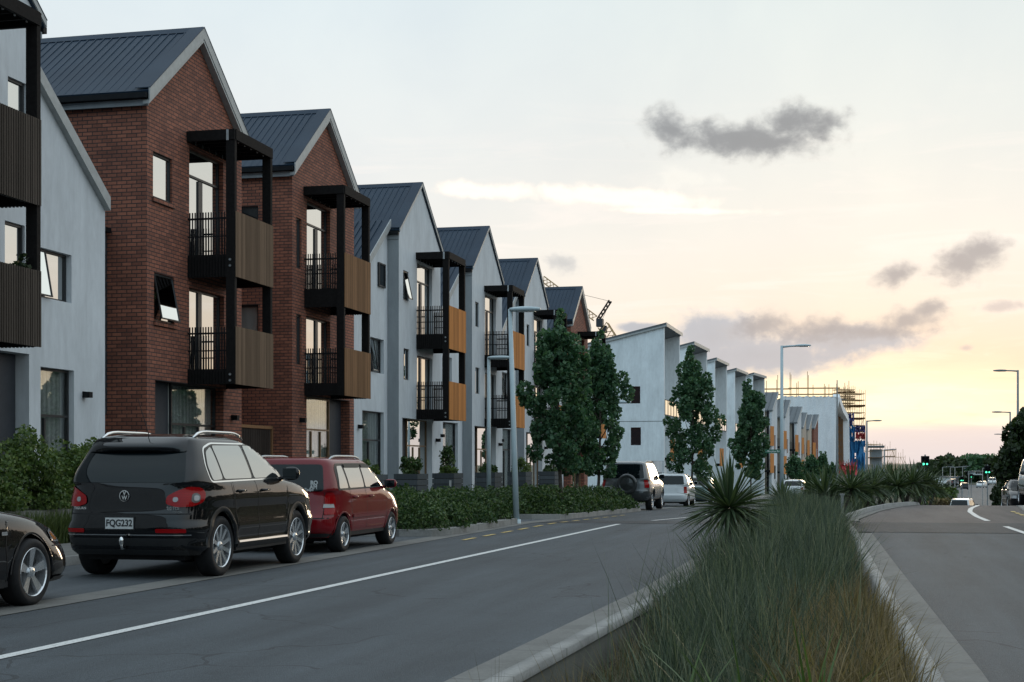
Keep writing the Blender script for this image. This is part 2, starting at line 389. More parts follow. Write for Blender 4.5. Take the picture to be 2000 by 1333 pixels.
# median edges
ML = T_([(-30, -2.5), (9, -2.24), (16, -2.04), (38, -2.2), (60, -2.8), (130, -3.6), (260, -3.6)])
MR = T_([(-30, .63), (9.7, .50), (20, .21), (31, -.07), (35, -.22), (38.3, -.33), (41, -.1), (46, .35), (50, .9), (56, 1.85), (62, 2.4), (100, 2.4), (260, 2.2)])
KW = .27      # gutter width
KR = .28
KT = .14      # kerb width
# left carriageway, parking strip, right carriageway
PL = T_([(-30, -7.5), (300, -7.5)])
sheet('road_left', PL, lambda y: ML(y) - KW - .01, yr(-20, 60, 2) + yr(64, 260, 6), 0, M['asphalt'], 5)
sheet('parking_strip', lambda y: -10.4 + shift(y), lambda y: -7.95 + shift(y), yr(-10, 60, 2) + yr(64, 200, 8), .002, M['asphalt_grey'], 3)
sheet('parking_edging', lambda y: -7.95 + shift(y), lambda y: -7.5 + shift(y), yr(-10, 60, 2) + yr(64, 200, 8), .006, M['concrete'], 2)
RR = T_([(-30, 4.3), (34, 4.4), (46, 4.7), (57, 5.5), (70, 5.8), (260, 6.2)])
sheet('road_right', lambda y: MR(y) + KR + .01, RR, yr(-20, 31, 2), 0, M['asphalt'], 5)
sheet('road_right_beyond', lambda y: MR(y) + KR + .01, RR, yr(36.4, 60, 1.5) + yr(62, 300, 3), 0, M['asphalt_pink'], 5)
sheet('raised_table_right', lambda y: MR(y) + .01, RR, yr(31, 36.4, 1), .006, M['asphalt_dark'], 4)
sheet('raised_table_left', PL, lambda y: ML(y) - KW - .01, yr(34.6, 37.2, .6), .006, M['asphalt_dark'], 4)
sheet('right_parking', RR, lambda y: RR(y) + 2.6, yr(-20, 60, 2) + yr(63, 260, 5), .003, M['asphalt_grey'], 3)
# kerbs of the median, each with its gutter
for nm, e, s, ys in (('median_kerb', ML, -1, yr(-4, 60, 1.0) + yr(64, 200, 6)), ('median_kerb_right', MR, 1, yr(-4, 60, .7) + yr(64, 200, 6))):
    gw = KW if s < 0 else KR
    if s < 0:
        sheet('gutter', lambda y: ML(y) - KW, lambda y: ML(y) - .0, ys, .012, M['concrete'], 2)
        sheet('kerb', lambda y: ML(y), lambda y: ML(y) + KT, ys, .035, M['concrete_light'], 2, .06); sheet('kerb_wall', lambda y: ML(y) + .01, lambda y: ML(y) + KT - .012, ys, -.026, M['stained_shaded_concrete'], 1, .4)  # kerb_wall: inner face coloured dark for shade as well as stain
    else:
        sheet('gutter', lambda y: MR(y), lambda y: MR(y) + KR, [y for y in ys if y < 31], .012, M['concrete'], 2)
        sheet('gutter', lambda y: MR(y), lambda y: MR(y) + KR, [y for y in ys if y > 36.6], .012, M['concrete'], 2)
        sheet('kerb', lambda y: MR(y) - KT, lambda y: MR(y), yr(-4, 36.8, .7), .035, M['concrete_light'], 2, .42); sheet('kerb', lambda y: MR(y) - KT, lambda y: MR(y), [y for y in ys if y > 37], .12, M['concrete_light'], 2, .5)
sheet('median_soil', lambda y: ML(y) + KT, lambda y: MR(y) - KT, yr(-6, 60, .6) + yr(64, 200, 5), -.27, M['soil'], 6)
# left kerb and footpath
def bump_out(y):
    return 0
sheet('kerb', lambda y: -10.55 + shift(y), lambda y: -10.4 + shift(y), yr(-10, 60, 2) + yr(64, 200, 8), .12, M['concrete_light'], 1, .2)
sheet('footpath', lambda y: -12.3 + shift(y), lambda y: -10.55 + shift(y), yr(-10, 60, 2) + yr(64, 200, 8), .115, M['concrete'], 3)
sheet('forecourt', lambda y: -16.2 + shift(y), lambda y: -12.95 + shift(y), yr(14, 44.8, 2), .62, M['concrete'], 3, .7)
sheet('forecourt', lambda y: -16.2 + shift(y), lambda y: -12.95 + shift(y), yr(45, 60, 2) + yr(64, 104, 4), .5, M['concrete'], 3, .7)
sheet('verge', lambda y: -12.95 + shift(y), lambda y: -12.3 + shift(y), yr(-10, 60, 2) + yr(64, 200, 8), .10, M['soil'], 2)
sheet('verge', lambda y: RR(y) + 4.6, lambda y: RR(y) + 14, yr(-20, 60, 4) + yr(64, 200, 8), .05, M['far_land'], 3)
# right kerb and footpath
sheet('kerb', lambda y: RR(y) + 2.6, lambda y: RR(y) + 2.75, yr(-20, 60, 2) + yr(64, 200, 6), .12, M['concrete_light'], 1, .2)
sheet('footpath', lambda y: RR(y) + 2.75, lambda y: RR(y) + 4.6, yr(-20, 60, 2) + yr(64, 200, 6), .115, M['concrete'], 3)
sheet('kerb', lambda y: RR(y), lambda y: RR(y) + .45, yr(36, 53, 1), .05, M['concrete_light'], 1, .1)
# planted beds between parking bays: kerb rim and soil
def bed(poly, name='planting_bed'):
    mb = MB(); zt = lambda x, y: g(x, y)
    cx = sum(p[0] for p in poly) / len(poly); cy = sum(p[1] for p in poly) / len(poly)
    inn = [(x + (cx - x) * .05 + (.13 if cx > x else -.13), y + (cy - y) * .02 + (.13 if cy > y else -.13)) for x, y in poly]
    n = len(poly)
    for i in range(n):
        a, b, c, d = poly[i], poly[(i + 1) % n], inn[(i + 1) % n], inn[i]
        mb.poly([(a[0], a[1], zt(*a) - .05), (b[0], b[1], zt(*b) - .05), (b[0], b[1], zt(*b) + .13), (a[0], a[1], zt(*a) + .13)], 0)
        mb.poly([(a[0], a[1], zt(*a) + .13), (b[0], b[1], zt(*b) + .13), (c[0], c[1], zt(*c) + .13), (d[0], d[1], zt(*d) + .13)], 0)
        mb.poly([(d[0], d[1], zt(*d) + .13), (c[0], c[1], zt(*c) + .13), (c[0], c[1], zt(*c) + .06), (d[0], d[1], zt(*d) + .06)], 0)
    mb.poly([(x, y, zt(x, y) + .06) for x, y in inn], 1)
    return tag(mb.build(name, [M['concrete_light'], M['soil']]), kind='structure')
bed([(-7.95, 27.2), (-7.75, 27.9), (-7.75, 33.6), (-8.3, 34.4), (-12.2, 34.4), (-12.2, 27.0), (-8.9, 26.9)])
bed([(-7.75, 38.6), (-7.6, 39.5), (-7.6, 52.5), (-8.2, 53.4), (-12.2, 53.4), (-12.2, 38.2), (-8.4, 38.1)])
# painted markings
def line(x0, x1, y0, y1, w, mat, dz=.006, name='road_marking', st=2.0):
    def c(y): return x0 + (x1 - x0) * (y - y0) / (y1 - y0)
    return sheet(name, lambda y: c(y) - w / 2, lambda y: c(y) + w / 2, yr(y0, y1, st), dz, mat, 1)
line(-6.02, -5.42, 2, 33.9, .12, M['white_paint'])
line(-5.15, -4.75, 37.6, 42.0, .12, M['white_paint'], .01)
line(-4.7, -4.0, 46, 58, .12, M['white_paint'], .01)
line(3.25, 3.12, 28, 34.4, .13, M['white_paint'], .012)
cv = [(37.8, 3.02), (41, 3.0), (45.4, 3.12), (49, 3.4), (53, 3.85), (57.6, 4.3), (62, 4.6)]
sheet('road_marking', lambda y: lerp_tab(y, [(a, b - .07) for a, b in cv]), lambda y: lerp_tab(y, [(a, b + .07) for a, b in cv]), yr(37.8, 62, 1), .009, M['white_paint'], 1)
for i in range(13):
    y = 25.9 + i * 1.5
    line(-6.98, -6.98, y, y + .85, .09, M['yellow_paint'], .010)
for i in range(4):
    y = 40.6 + i * 1.5
    line(4.25 + .03 * i, 4.27 + .03 * i, y, y + .9, .12, M['yellow_paint'], .012)
# drain pit grate at left kerb, valley road
vy = [(120, 3.2), (170, 6), (220, 10), (300, 18), (420, 31), (560, 42)]
sheet('valley_road', lambda y: lerp_tab(y, vy) - (6 + max(0, y - 200) * .02), lambda y: lerp_tab(y, vy) + (6 + max(0, y - 200) * .045), yr(190, 560, 10), .06, M['asphalt_grey'], 4)
sheet('cross_road', K(-60), K(120), [232, 238, 244, 250], .09, M['asphalt_pink'], 40)
# ================================================================ THE TERRACE HOUSES
def gridwall(mb, O, U, w, z0, z1, holes, depth=.16, nrm=(1, 0, 0), mi=0, top=None, rmi=None):
    """vertical wall from point O along unit vector U, width w, height z0..z1 with holes (a0,a1,b0,b1); reveals go against nrm"""
    O, U, N = Vector(O), Vector(U), Vector(nrm)
    xs = sorted({0, w, *[h[0] for h in holes], *[h[1] for h in holes]}); zs = sorted({z0, z1, *[h[2] for h in holes], *[h[3] for h in holes]})
    def pt(a, z, d=0): p = O + U * a - N * d; return (p.x, p.y, z)
    for i in range(len(xs) - 1):
        for j in range(len(zs) - 1):
            ca, cz = (xs[i] + xs[i + 1]) / 2, (zs[j] + zs[j + 1]) / 2
            if any(h[0] < ca < h[1] and h[2] < cz < h[3] for h in holes): continue
            mb.poly([pt(xs[i], zs[j]), pt(xs[i + 1], zs[j]), pt(xs[i + 1], zs[j + 1]), pt(xs[i], zs[j + 1])], mi)
    for h in holes:
        a0, a1, b0, b1 = h[:4]; d = h[4] if len(h) > 4 else depth
        q = mi if rmi is None else rmi
        mb.poly([pt(a0, b0), pt(a0, b1), pt(a0, b1, d), pt(a0, b0, d)], q); mb.poly([pt(a1, b0), pt(a1, b1), pt(a1, b1, d), pt(a1, b0, d)], q)
        mb.poly([pt(a0, b1), pt(a1, b1), pt(a1, b1, d), pt(a0, b1, d)], q); mb.poly([pt(a0, b0), pt(a1, b0), pt(a1, b0, d), pt(a0, b0, d)], q)

def window(root, y0, y1, z0, z1, x=-.12, fr='window_frame', gl='window_glass', mull=(), trans=(), mir=None, name='window', openup=None, sash=None, curtain=False, axis='x'):
    """frame of the opening with its panes; axis 'x' = in a wall facing +x, 'y' = in a side wall facing the camera (-y)"""
    def T(mb):
        if axis == 'y': mb.v = [(p[1], p[0], p[2]) for p in mb.v]     # (depth, along, z) -> side wall
        return mb
    fb = MB(); t = .05
    fb.box(x - .03, x + .03, y0, y0 + t, z0, z1); fb.box(x - .03, x + .03, y1 - t, y1, z0, z1)
    fb.box(x - .03, x + .03, y0 + t, y1 - t, z0, z0 + t); fb.box(x - .03, x + .03, y0 + t, y1 - t, z1 - t, z1)
    for z in trans: fb.box(x - .033, x + .033, y0 + t, y1 - t, z - t / 2, z + t / 2)
    for m in mull:
        a, b = (m, t) if not isinstance(m, tuple) else m
        fb.box(x - .028, x + .028, a - b / 2, a + b / 2, z0 + t, (trans[0] if trans else z1) - t)
    fo = T(fb).build(name, M[fr], root, mir=mir)
    pb = MB(); pb.box(x - .012, x - .004, y0 + t * .5, y1 - t * .5, z0 + t * .5, z1 - t * .5)
    po = T(pb).build('pane', M[gl], fo, mir=mir)
    if curtain:
        cb = MB(); nn = int((y1 - y0) / .04)
        for i in range(nn):
            a, b = y0 + (y1 - y0) * i / nn, y0 + (y1 - y0) * (i + 1) / nn
            xa, xb = x - .12 - .03 * math.sin(a * 34) - .012 * math.sin(a * 81), x - .12 - .03 * math.sin(b * 34) - .012 * math.sin(b * 81)
            cb.poly([(xa, a, z0), (xb, b, z0), (xb, b, z1), (xa, a, z1)])
        T(cb).build('curtain', M['curtain'], fo, mir=mir, smooth=True)
        bb = MB(); bb.box(x - .4, x - .38, y0 - .1, y1 + .1, z0 - .1, z1 + .1); T(bb).build('room_backing', M['under'], fo, mir=mir)
    if sash:       # a top hung sash standing open: (y0,y1,z0,z1,angle)
        a0, a1, b0, b1, an = sash; h = b1 - b0; dx, dz = h * math.sin(R(an)), h * math.cos(R(an))
        def q(a, s_, o=0): return (x + .05 + dx * s_ + o, a, b1 - dz * s_)
        sb = MB()
        for (p, r_) in ((q(a0 + .02, 0), q(a0 + .02, 1)), (q(a1 - .02, 0), q(a1 - .02, 1)), (q(a0, 1), q(a1, 1)), (q(a0, 0), q(a1, 0))): sb.bar(p, r_, .03, .03)
        so = T(sb).build('open_sash', M[fr], fo, mir=mir)
        gb = MB(); gb.poly([q(a0, .02), q(a1, .02), q(a1, .98), q(a0, .98)]); T(gb).build('pane', M[gl], fo, mir=mir, fix=False)
    return fo

def gable_roof(root, W, depth, zE, rise, x1=.14, seam=.21, thin=False, mat='roof_metal', ov=.16, mir=None, ph=0):
    yc = W / 2; k = rise / yc; th = .09
    def slope(y): return zE + min(y, W - y) * k
    mb = MB()
    for s in (0, 1):
        pts = [(-ov, zE - ov * k), (yc, zE + rise), (yc, zE + rise + th / math.cos(math.atan(k))), (-ov - th * .5, zE - ov * k + th)]
        if s: pts = [(W - a, b) for a, b in pts]
        mb.v += []; mb.prism([(p[0], p[1]) for p in pts], -depth, x1, 'x')
    # standing seams
    x = x1 - .35 - ph
    nh = math.hypot(yc, rise)
    while x > -depth:
        for s in (0, 1):
            a = (x, -ov if not s else W + ov, zE - ov * k + th * 1.15); b = (x, yc, zE + rise + th * 1.25)
            mb.bar(a, b, .03, .04)
        x -= seam
    roof = mb.build('roof', M[mat], root, mir=mir)
    rb = MB(); zt = zE + rise + .14
    rb.prism([(yc - .17, zt - .17 * k), (yc, zt + .03), (yc + .17, zt - .17 * k), (yc + .15, zt - .19 * k), (yc, zt), (yc - .15, zt - .19 * k)], -depth, x1 + .01, 'x')
    rb.build('ridge_cap', M[mat], roof, mir=mir)
    # flashing along the verge and barge boards
    bb = MB()
    for s in (0, 1):
        def pr(lo, hi, xa, xb_, mi):
            pts = [(-ov - .03, zE - ov * k + lo), (yc, zE + rise + lo), (yc, zE + rise + hi), (-ov - .03, zE - ov * k + hi)]
            if s: pts = [(W - a, b) for a, b in pts]
            bb.prism(pts, xa, xb_, 'x', mi)
        if thin: pr(.02, .145, x1 + .003, x1 + .035, 0)
        else: pr(-.12, .145, x1 + .003, x1 + .035, 0); pr(-.20, -.123, .004, x1 + .02, 0)
        pr(.147, .165, x1 - .32, x1 + .045, 1)
    bb.build('barge_board', [M['fascia'], M[mat]], roof, mir=mir)
    for s in (0, 1):
        gb = MB()
        y = -ov - .12 if not s else W + ov + .0
        gb.box(-depth, x1 - .02, y, y + .12, zE - ov * k - .08, zE - ov * k + .04)
        y2 = -ov + .02 if not s else W + ov - .06
        gb.box(-depth, x1 - .04, y2, y2 + .04, zE - ov * k - .22, zE - ov * k - .085, 1)
        gb.build('gutter', [M['black_metal'], M['plaster_dark']], roof, mir=mir)
    return roof

def balcony(root, mir, W, slat, zf, zb, zt, top, y0=2.02, y1=4.26, dx=1.2, near=True):
    """zf = floor, zb = bottom of the fascia, zt = top of the railing"""
    mb = MB(); mb.box(.002, dx - .03, y0 + .06, y1 - .06, zf - .16, zf); mb.box(.002, dx - .03, y0 + .02, y0 + .06, zb, zf + .01); mb.box(.002, dx - .03, y1 - .06, y1 - .02, zb, zf + .01)
    mb.box(dx - .09, dx - .03, y0 + .06, y1 - .06, zb, zf - .161)
    for i in range(14):
        a = .06 + i * .075; mb.box(a, a + .035, y0 - .012, y0 + .02, zb - .01, zf - .02)
    fo = mb.build('balcony', M['black_timber'], root, mir=mir)
    for s, yy in ((0, y0 + .02), (1, y1 - .05)):
        rb = MB()
        n = 15
        for i in range(n):
            a = .04 + i * (dx - .26) / (n - 1)
            rb.box(a, a + .022, yy, yy + .03, zf + .01, zt + (.0 if i % 1 == 0 else 0))
        rb.box(.01, dx - .2, yy - .012, yy + .045, zt - .17, zt - .13)
        rb.box(.01, dx - .2, yy + .006, yy + .026, zf + .42, zf + .45)
        rb.build('railing', M['black_metal'], fo, mir=mir)
    pb = MB(); n = 30 if slat in ('bronze_slat', 'dark_slat') else 34; gp = .014 if n == 30 else .006; L = y1 - y0
    for i in range(n):
        a = y0 + L * i / n; pb.box(dx + .004, dx + .03, a + gp, a + L / n - gp, zb - .01, zt)
    pb.build('front_panel', M[slat], fo, mir=mir)
    kb = MB(); kb.box(dx - .028, dx, y0 + .01, y1 - .01, zf - .1, zf - .02); kb.box(dx - .028, dx, y0 + .01, y1 - .01, zt - .3, zt - .22); kb.box(dx - .02, dx - .001, y0 + .03, y1 - .03, zb, zt - .03); kb.build('panel_backing', M['black_timber'], fo, mir=mir)
    bb = MB()
    for z in (zf - .12, zf - .26 if zf - .26 > zb + .05 else zb + .08): bb.lathe([(0, .028), (.02, .028), (.021, 0)], 'y', 10, 0, (dx - .11, y0 - .047, z))
    for v in range(len(bb.v)): bb.v[v] = bb.v[v]
    bb.build('bolt', M['galvanised'], fo, mir=mir)
    return fo

def pergola(root, mir, top=8.55, bottom=2.65, y0=2.02, y1=4.26, dx=1.2):
    mb = MB(); h = .24
    mb.box(.0, dx, y0 - .04, y0 + .03, top - h, top); mb.box(.0, dx, y1 - .03, y1 + .04, top - h, top)
    mb.box(dx - .05, dx + .02, y0 + .03, y1 - .03, top - h, top); mb.box(.002, .05, y0 + .03, y1 - .03, top - h, top)
    mb.box(-.0 + .05, dx - .05, y0 + .03, y1 - .03, top - .03, top - .012)
    n = 6
    for i in range(1, n): y = y0 + (y1 - y0) * i / n; mb.box(.05, dx - .05, y - .022, y + .022, top - h + .02, top - .035)
    o = mb.build('pergola', M['black_timber'], root, mir=mir)
    hb = MB()
    for i in range(1, n): y = y0 + (y1 - y0) * i / n; hb.box(.052, .075, y - .05, y - .03, top - h - .02, top - h + .07); hb.box(dx - .08, dx - .052, y - .05, y - .03, top - h - .02, top - h + .07)
    hb.box(dx - .2, dx - .14, y0 - .047, y0 - .041, top - h - .02, top - .01)
    hb.build('joist_hanger', M['galvanised'], o, mir=mir)
    for y in (y0 - .015, y1 - .105):
        pb = MB(); pb.box(dx - .22, dx - .002, y, y + .12, bottom, top - h - .002); pb.build('post', M['black_timber'], o, mir=mir)
    return o

def wall_lamp(root, x, y, z, mir=None):
    mb = MB(); mb.box(x, x + .03, y - .05, y + .05, z - .05, z + .07); mb.box(x + .03, x + .17, y - .07, y + .07, z - .06, z + .06)
    mb.build('wall_lamp', M['black_metal'], root, mir=mir)

DW = 5.15; ZE = 9.0; RISE = 1.98
def house(y0, base, label, wall='plaster', side=None, slat='orange_slat', mirrored=False, ground='bright', sashes=(), name='terrace_house', group='gabled terrace houses with black balconies', small=True, up_frame='window_frame', x0=-15.3, sidewin=False, narrow=False):
    root = empty(name, (x0, y0, base), label, 'house', group=group)
    mir = DW if mirrored else None; W = DW; side = side or wall
    wb = MB(); zb = -1.0
    holes = [(2.13, 4.03, 5.65, 8.22, .2), (2.13, 4.08, 2.99, 4.93, .2), (.4, 4.05, -.35, 2.66, .34)]
    a0, a1 = (.5, 1.12) if wall == 'plaster' else (.3, 1.25)
    if small: holes += [(a0, a1, 6.72, 7.74, .14), (a0 + .05, a1 + .1, 3.98, 5.06, .14)]
    if narrow: holes += [(4.45, 4.85, 6.2, 7.6, .14), (4.45, 4.85, 3.5, 4.9, .14)]
    gridwall(wb, (0, 0, 0), (0, 1, 0), W, zb, ZE, holes)
    wb.poly([(0, 0, ZE), (0, W, ZE), (0, W / 2, ZE + RISE)])
    sh = []
    if sidewin: sh = [(1.0, 1.55, 7.0, 7.9), (1.0, 1.65, 3.9, 5.15)]
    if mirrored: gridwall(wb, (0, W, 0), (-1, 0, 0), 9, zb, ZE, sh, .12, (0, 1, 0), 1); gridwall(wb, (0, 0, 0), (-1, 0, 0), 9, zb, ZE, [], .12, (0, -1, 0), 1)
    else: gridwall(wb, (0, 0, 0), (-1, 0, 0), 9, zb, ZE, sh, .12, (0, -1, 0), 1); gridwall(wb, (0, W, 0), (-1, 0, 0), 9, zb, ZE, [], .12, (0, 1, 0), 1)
    wb.poly([(-9, 0, zb), (-9, W, zb), (-9, W, ZE), (-9, W / 2, ZE + RISE), (-9, 0, ZE)])
    wb.poly([(-.34, .4, -.35), (-.34, 4.05, -.35), (.02, 4.05, -.35), (.02, .4, -.35)], 2)
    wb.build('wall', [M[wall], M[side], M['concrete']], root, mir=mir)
    gable_roof(root, W, 9.2, ZE, RISE, x1=.05 if wall == 'plaster' else .14, ov=.06 if wall == 'plaster' else .16, thin=wall == 'plaster', mir=mir, ph=random.random() * .2)
    # windows
    if small:
        window(root, a0, a1, 6.72, 7.74, -.08, mir=mir, sash=(a0 + .04, a1 - .04, 6.76, 7.7, 12) if 'u' in sashes else None)
        window(root, a0 + .05, a1 + .1, 3.98, 5.06, -.08, mir=mir, gl='window_glass', sash=(a0 + .09, a1 + .06, 4.02, 5.02, 11) if 'l' in sashes else None)
        for b_ in (((.25, 1.3, 6.62, 6.72), (.32, 1.41, 3.88, 3.98)) if wall != 'plaster' else ()):
            sb = MB(); sb.box(.002, .05, *b_); sb.build('window_sill', M[wall], root, mir=mir)
    if narrow:
        window(root, 4.45, 4.85, 6.2, 7.6, -.08, mir=mir); window(root, 4.45, 4.85, 3.5, 4.9, -.08, mir=mir)
    window(root, 2.13, 4.03, 5.65, 8.22, -.14, mir=mir, mull=((2.98, .22),), trans=(7.6,), name='balcony_door')
    window(root, 2.13, 4.08, 2.99, 4.93, -.14, mir=mir, mull=((2.95, .2),), name='balcony_door')
    fr = 'bronze_frame'
    if ground == 'curtain':
        window(root, 1.62, 4.05, -.35, 2.66, -.24, fr=fr if slat != 'bronze_slat' else 'window_frame', mir=mir, mull=(2.35, 3.1), trans=(1.72,), name='ground_door', gl='curtain_glass', curtain=True)
    else:
        window(root, 1.62, 4.05, -.35, 2.66, -.24, fr=fr, mir=mir, mull=(2.4, 3.2), trans=(1.72,), name='ground_door', gl='window_glass')
    db = MB(); db.box(-.4, -.28, .42, 1.6, -.35, 2.65); db.build('front_door', M['dark_cladding'], root, mir=mir)
    hb = MB(); hb.bar((-.25, 1.4, .6), (-.25, 1.4, 1.0), .03, .03); hb.build('door_handle', M['galvanised'], root, mir=mir)
    balcony(root, mir, W, slat, 5.65, 5.14, 6.65, 8.55); balcony(root, mir, W, slat, 2.99, 2.65, 3.98, 5.14)
    pergola(root, mir)
    wall_lamp(root, .002, 4.55, 1.95, mir)
    if sidewin:
        window(root, -1.55, -1.0, 7.0, 7.9, .08, axis='y', gl='dark_window_glass', mir=None) if not mirrored else window(root, -1.55, -1.0, 7.0, 7.9, .08, axis='y', gl='dark_window_glass')
        window(root, -1.65, -1.0, 3.9, 5.15, .08, axis='y', gl='curtain_glass', curtain=False)
        cb = MB(); cb.box(-1.62, -1.03, .16, .18, 3.95, 5.1); cb.build('curtain', M['curtain'], root)
    return root

def link_house(y0, y1, base, x, falling, label, wall='plaster', zlow=6.25, k=.72, win=None, door=None, sq=None, lamp=None, group='low link houses between the gabled ones', flat=None, side=None):
    """lower house with a half gable, its roof line falling away from (or rising towards) the far end"""
    W = y1 - y0; root = empty('link_house', (x, y0, base), label, 'house', group=group)
    zl = zlow; zh = min(zlow + k * W, 9.2)
    za, zb_ = (zh, zl) if falling else (zl, zh)
    if flat: za = zb_ = flat
    holes = []
    for h in (win, door):
        if h: holes.append((h[0], h[1], h[2], h[3], .2))
    wb = MB(); zm = min(za, zb_) - .02
    gridwall(wb, (0, 0, 0), (0, 1, 0), W, -1, zm, holes)
    wb.poly([(0, 0, zm), (0, W, zm), (0, W, zb_), (0, 0, za)])
    wb.poly([(0, 0, -1), (-9, 0, -1), (-9, 0, za), (0, 0, za)], 1); wb.poly([(0, W, -1), (-9, W, -1), (-9, W, zb_), (0, W, zb_)], 1)
    wb.poly([(-9, 0, -1), (-9, W, -1), (-9, W, zb_), (-9, 0, za)])
    wb.build('wall', [M[wall], M[side or wall]], root)
    mb = MB(); dy = .0
    mb.prism([(0, za + .02), (W, zb_ + .02), (W, zb_ + .12), (0, za + .12)], -9, .1, 'x')
    for i in range(42):
        xx = -.2 - i * .21; mb.bar((xx, .02, za + .13), (xx, W - .02, zb_ + .13), .03, .04)
    rf = mb.build('roof', M['roof_metal'], root)
    bb = MB(); bb.prism([(0, za - .14), (W, zb_ - .14), (W, zb_ + .15), (0, za + .15)], .103, .135, 'x'); bb.prism([(0, za - .14), (W, zb_ - .14), (W, zb_ + .0), (0, za + .0)], .004, .1, 'x'); bb.build('barge_board', M['fascia'], rf)
    if win: window(root, *win[:4], x=-.15, mull=((win[0] + win[1]) / 2 - .1,) if win[1] - win[0] > .9 else (), gl=win[4], sash=(win[0] + .03, (win[0] + win[1]) / 2 - .1, win[2] + .03, win[3] - .03, 10) if len(win) > 5 else None, curtain=win[4] == 'curtain_glass')
    if sq: window(root, *sq[:4], x=.04, gl='dark_window_glass')
    if door: window(root, *door[:4], x=-.15, fr='window_frame', mull=((door[0] + door[1]) / 2 - .1,), trans=(door[3] - .95,), gl='curtain_glass', curtain=True, name='ground_door')
    if lamp: wall_lamp(root, .002, lamp[0], lamp[1])
    return root

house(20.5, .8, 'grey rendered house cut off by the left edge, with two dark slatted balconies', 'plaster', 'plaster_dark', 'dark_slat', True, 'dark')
house(30.0, .6, 'tall red brick gabled house behind the black car, top hung window open', 'red_brick', None, 'bronze_slat', False, 'curtain', 'l', name='brick_house', sidewin=False)
house(38.6, .68, 'second red brick gabled house, behind the red car, with bronze doors', 'red_brick', None, 'brown_slat', True, 'curtain', '', name='brick_house', sidewin=True, narrow=True, small=False)
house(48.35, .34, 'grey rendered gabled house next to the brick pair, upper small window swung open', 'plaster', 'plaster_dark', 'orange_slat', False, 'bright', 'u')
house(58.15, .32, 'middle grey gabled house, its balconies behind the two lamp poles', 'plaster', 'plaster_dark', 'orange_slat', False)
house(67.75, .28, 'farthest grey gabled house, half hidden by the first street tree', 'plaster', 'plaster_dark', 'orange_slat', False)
house(79.2, .25, 'farthest brick gabled house, rising behind the street trees under the crane', 'red_brick', None, 'orange_slat', False, name='brick_house')
link_house(25.68, 28.88, .6, -15.7, True, 'pale grey low gabled house between the left edge house and the brick one', 'plaster', 6.33, .74,
           win=(.35, 1.82, 4.07, 5.05, 'window_glass', 1), door=(.3, 1.92, -.2, 2.70), lamp=(2.3, 2.22))
link_house(44.0, 48.33, .4, -15.7, False, 'pale low house with a rising half gable, right of the second brick house', 'plaster', 6.2, .70,
           win=(2.5, 3.95, 4.05, 5.2, 'curtain_glass', 1), sq=(3.25, 3.95, 6.95, 7.75), door=(1.7, 3.95, -.3, 2.75), lamp=(1.3, 2.2))
link_house(53.55, 58.13, .3, -15.7, False, 'pale low house with a half gable between the first two grey gabled houses', 'plaster', 6.2, .66,
           win=(1.6, 3.0, 4.05, 5.3, 'curtain_glass', 1), door=(1.7, 3.9, -.3, 2.75), lamp=(1.3, 2.2))
link_house(63.35, 67.73, .28, -15.7, False, 'pale low house with a half gable behind the taller lamp pole', 'plaster', 6.2, .68,
           win=(1.6, 3.0, 4.05, 5.3, 'curtain_glass', 1), door=(1.7, 3.7, -.3, 2.75), lamp=(1.3, 2.2))
link_house(72.95, 79.18, .26, -15.7, False, 'pale low house behind the first street tree trunk', 'plaster', 5.6, .55,
           win=(3.6, 5.0, 4.05, 5.0, 'window_glass'), door=(3.3, 5.4, -.3, 2.75))
# brick link between the brick pair, with the dark bay beside the first
link_house(35.18, 38.58, .6, -17.0, False, 'recessed brick wall joining the two brick houses above a side gate', 'red_brick', 7.0, .01, flat=8.0, group='')
bay = empty('clad_bay', (-16.25, 28.92, .6), 'narrow dark clad bay squeezed between the pale house and the brick house', 'bay')
mb = MB(); mb.box(-4, 0, 0, 1.04, 1.9, 5.9); 
for i in range(28): mb.box(.002, .014, 0, 1.03, 1.92 + i * .14, 2.03 + i * .14)
mb.build('cladding', M['dark_cladding'], bay); MBw = MB(); MBw.box(.016, .04, .3, .95, 4.1, 5.4); MBw.build('window', M['dark_window_glass'], bay)
mb = MB(); mb.box(-4, .12, 0, 1.04, 5.9, 6.0); mb.build('roof', M['black_metal'], bay)
gt = empty('timber_gate', (-15.9, 35.3, .6), 'dark timber side gate between the two brick houses', 'gate')
mb = MB()
for i in range(20): mb.box(0, .03, .05 + i * .155, .19 + i * .155, -.3, 1.75)
mb.box(-.03, -.002, .0, 3.2, 1.4, 1.5); mb.build('board_panel', M['fence_board'], gt)
mb = MB(); mb.box(-.03, .06, -.05, .045, -.3, 1.85); mb.box(-.03, .06, 3.16, 3.25, -.3, 1.85); mb.box(-.03, .06, .05, 3.15, 1.76, 1.84); mb.build('gate_frame', M['brown_slat'], gt)
# downpipes on the side walls
DP = ['grey downpipe at the right corner of the second brick house', 'grey downpipe at the right corner of the first grey gabled house', 'grey downpipe at the right corner of the middle grey gabled house']
for i_, (y, x, b) in enumerate(((43.78, -15.42, .6), (53.53, -15.42, .3), (63.33, -15.42, .3))):
    mb = MB(); mb.tube([(x, y + .06, b - .6), (x, y + .06, b + 8.6)], .045, 8); tag(mb.build('downpipe', M['plaster_dark']), DP[i_], 'downpipe')
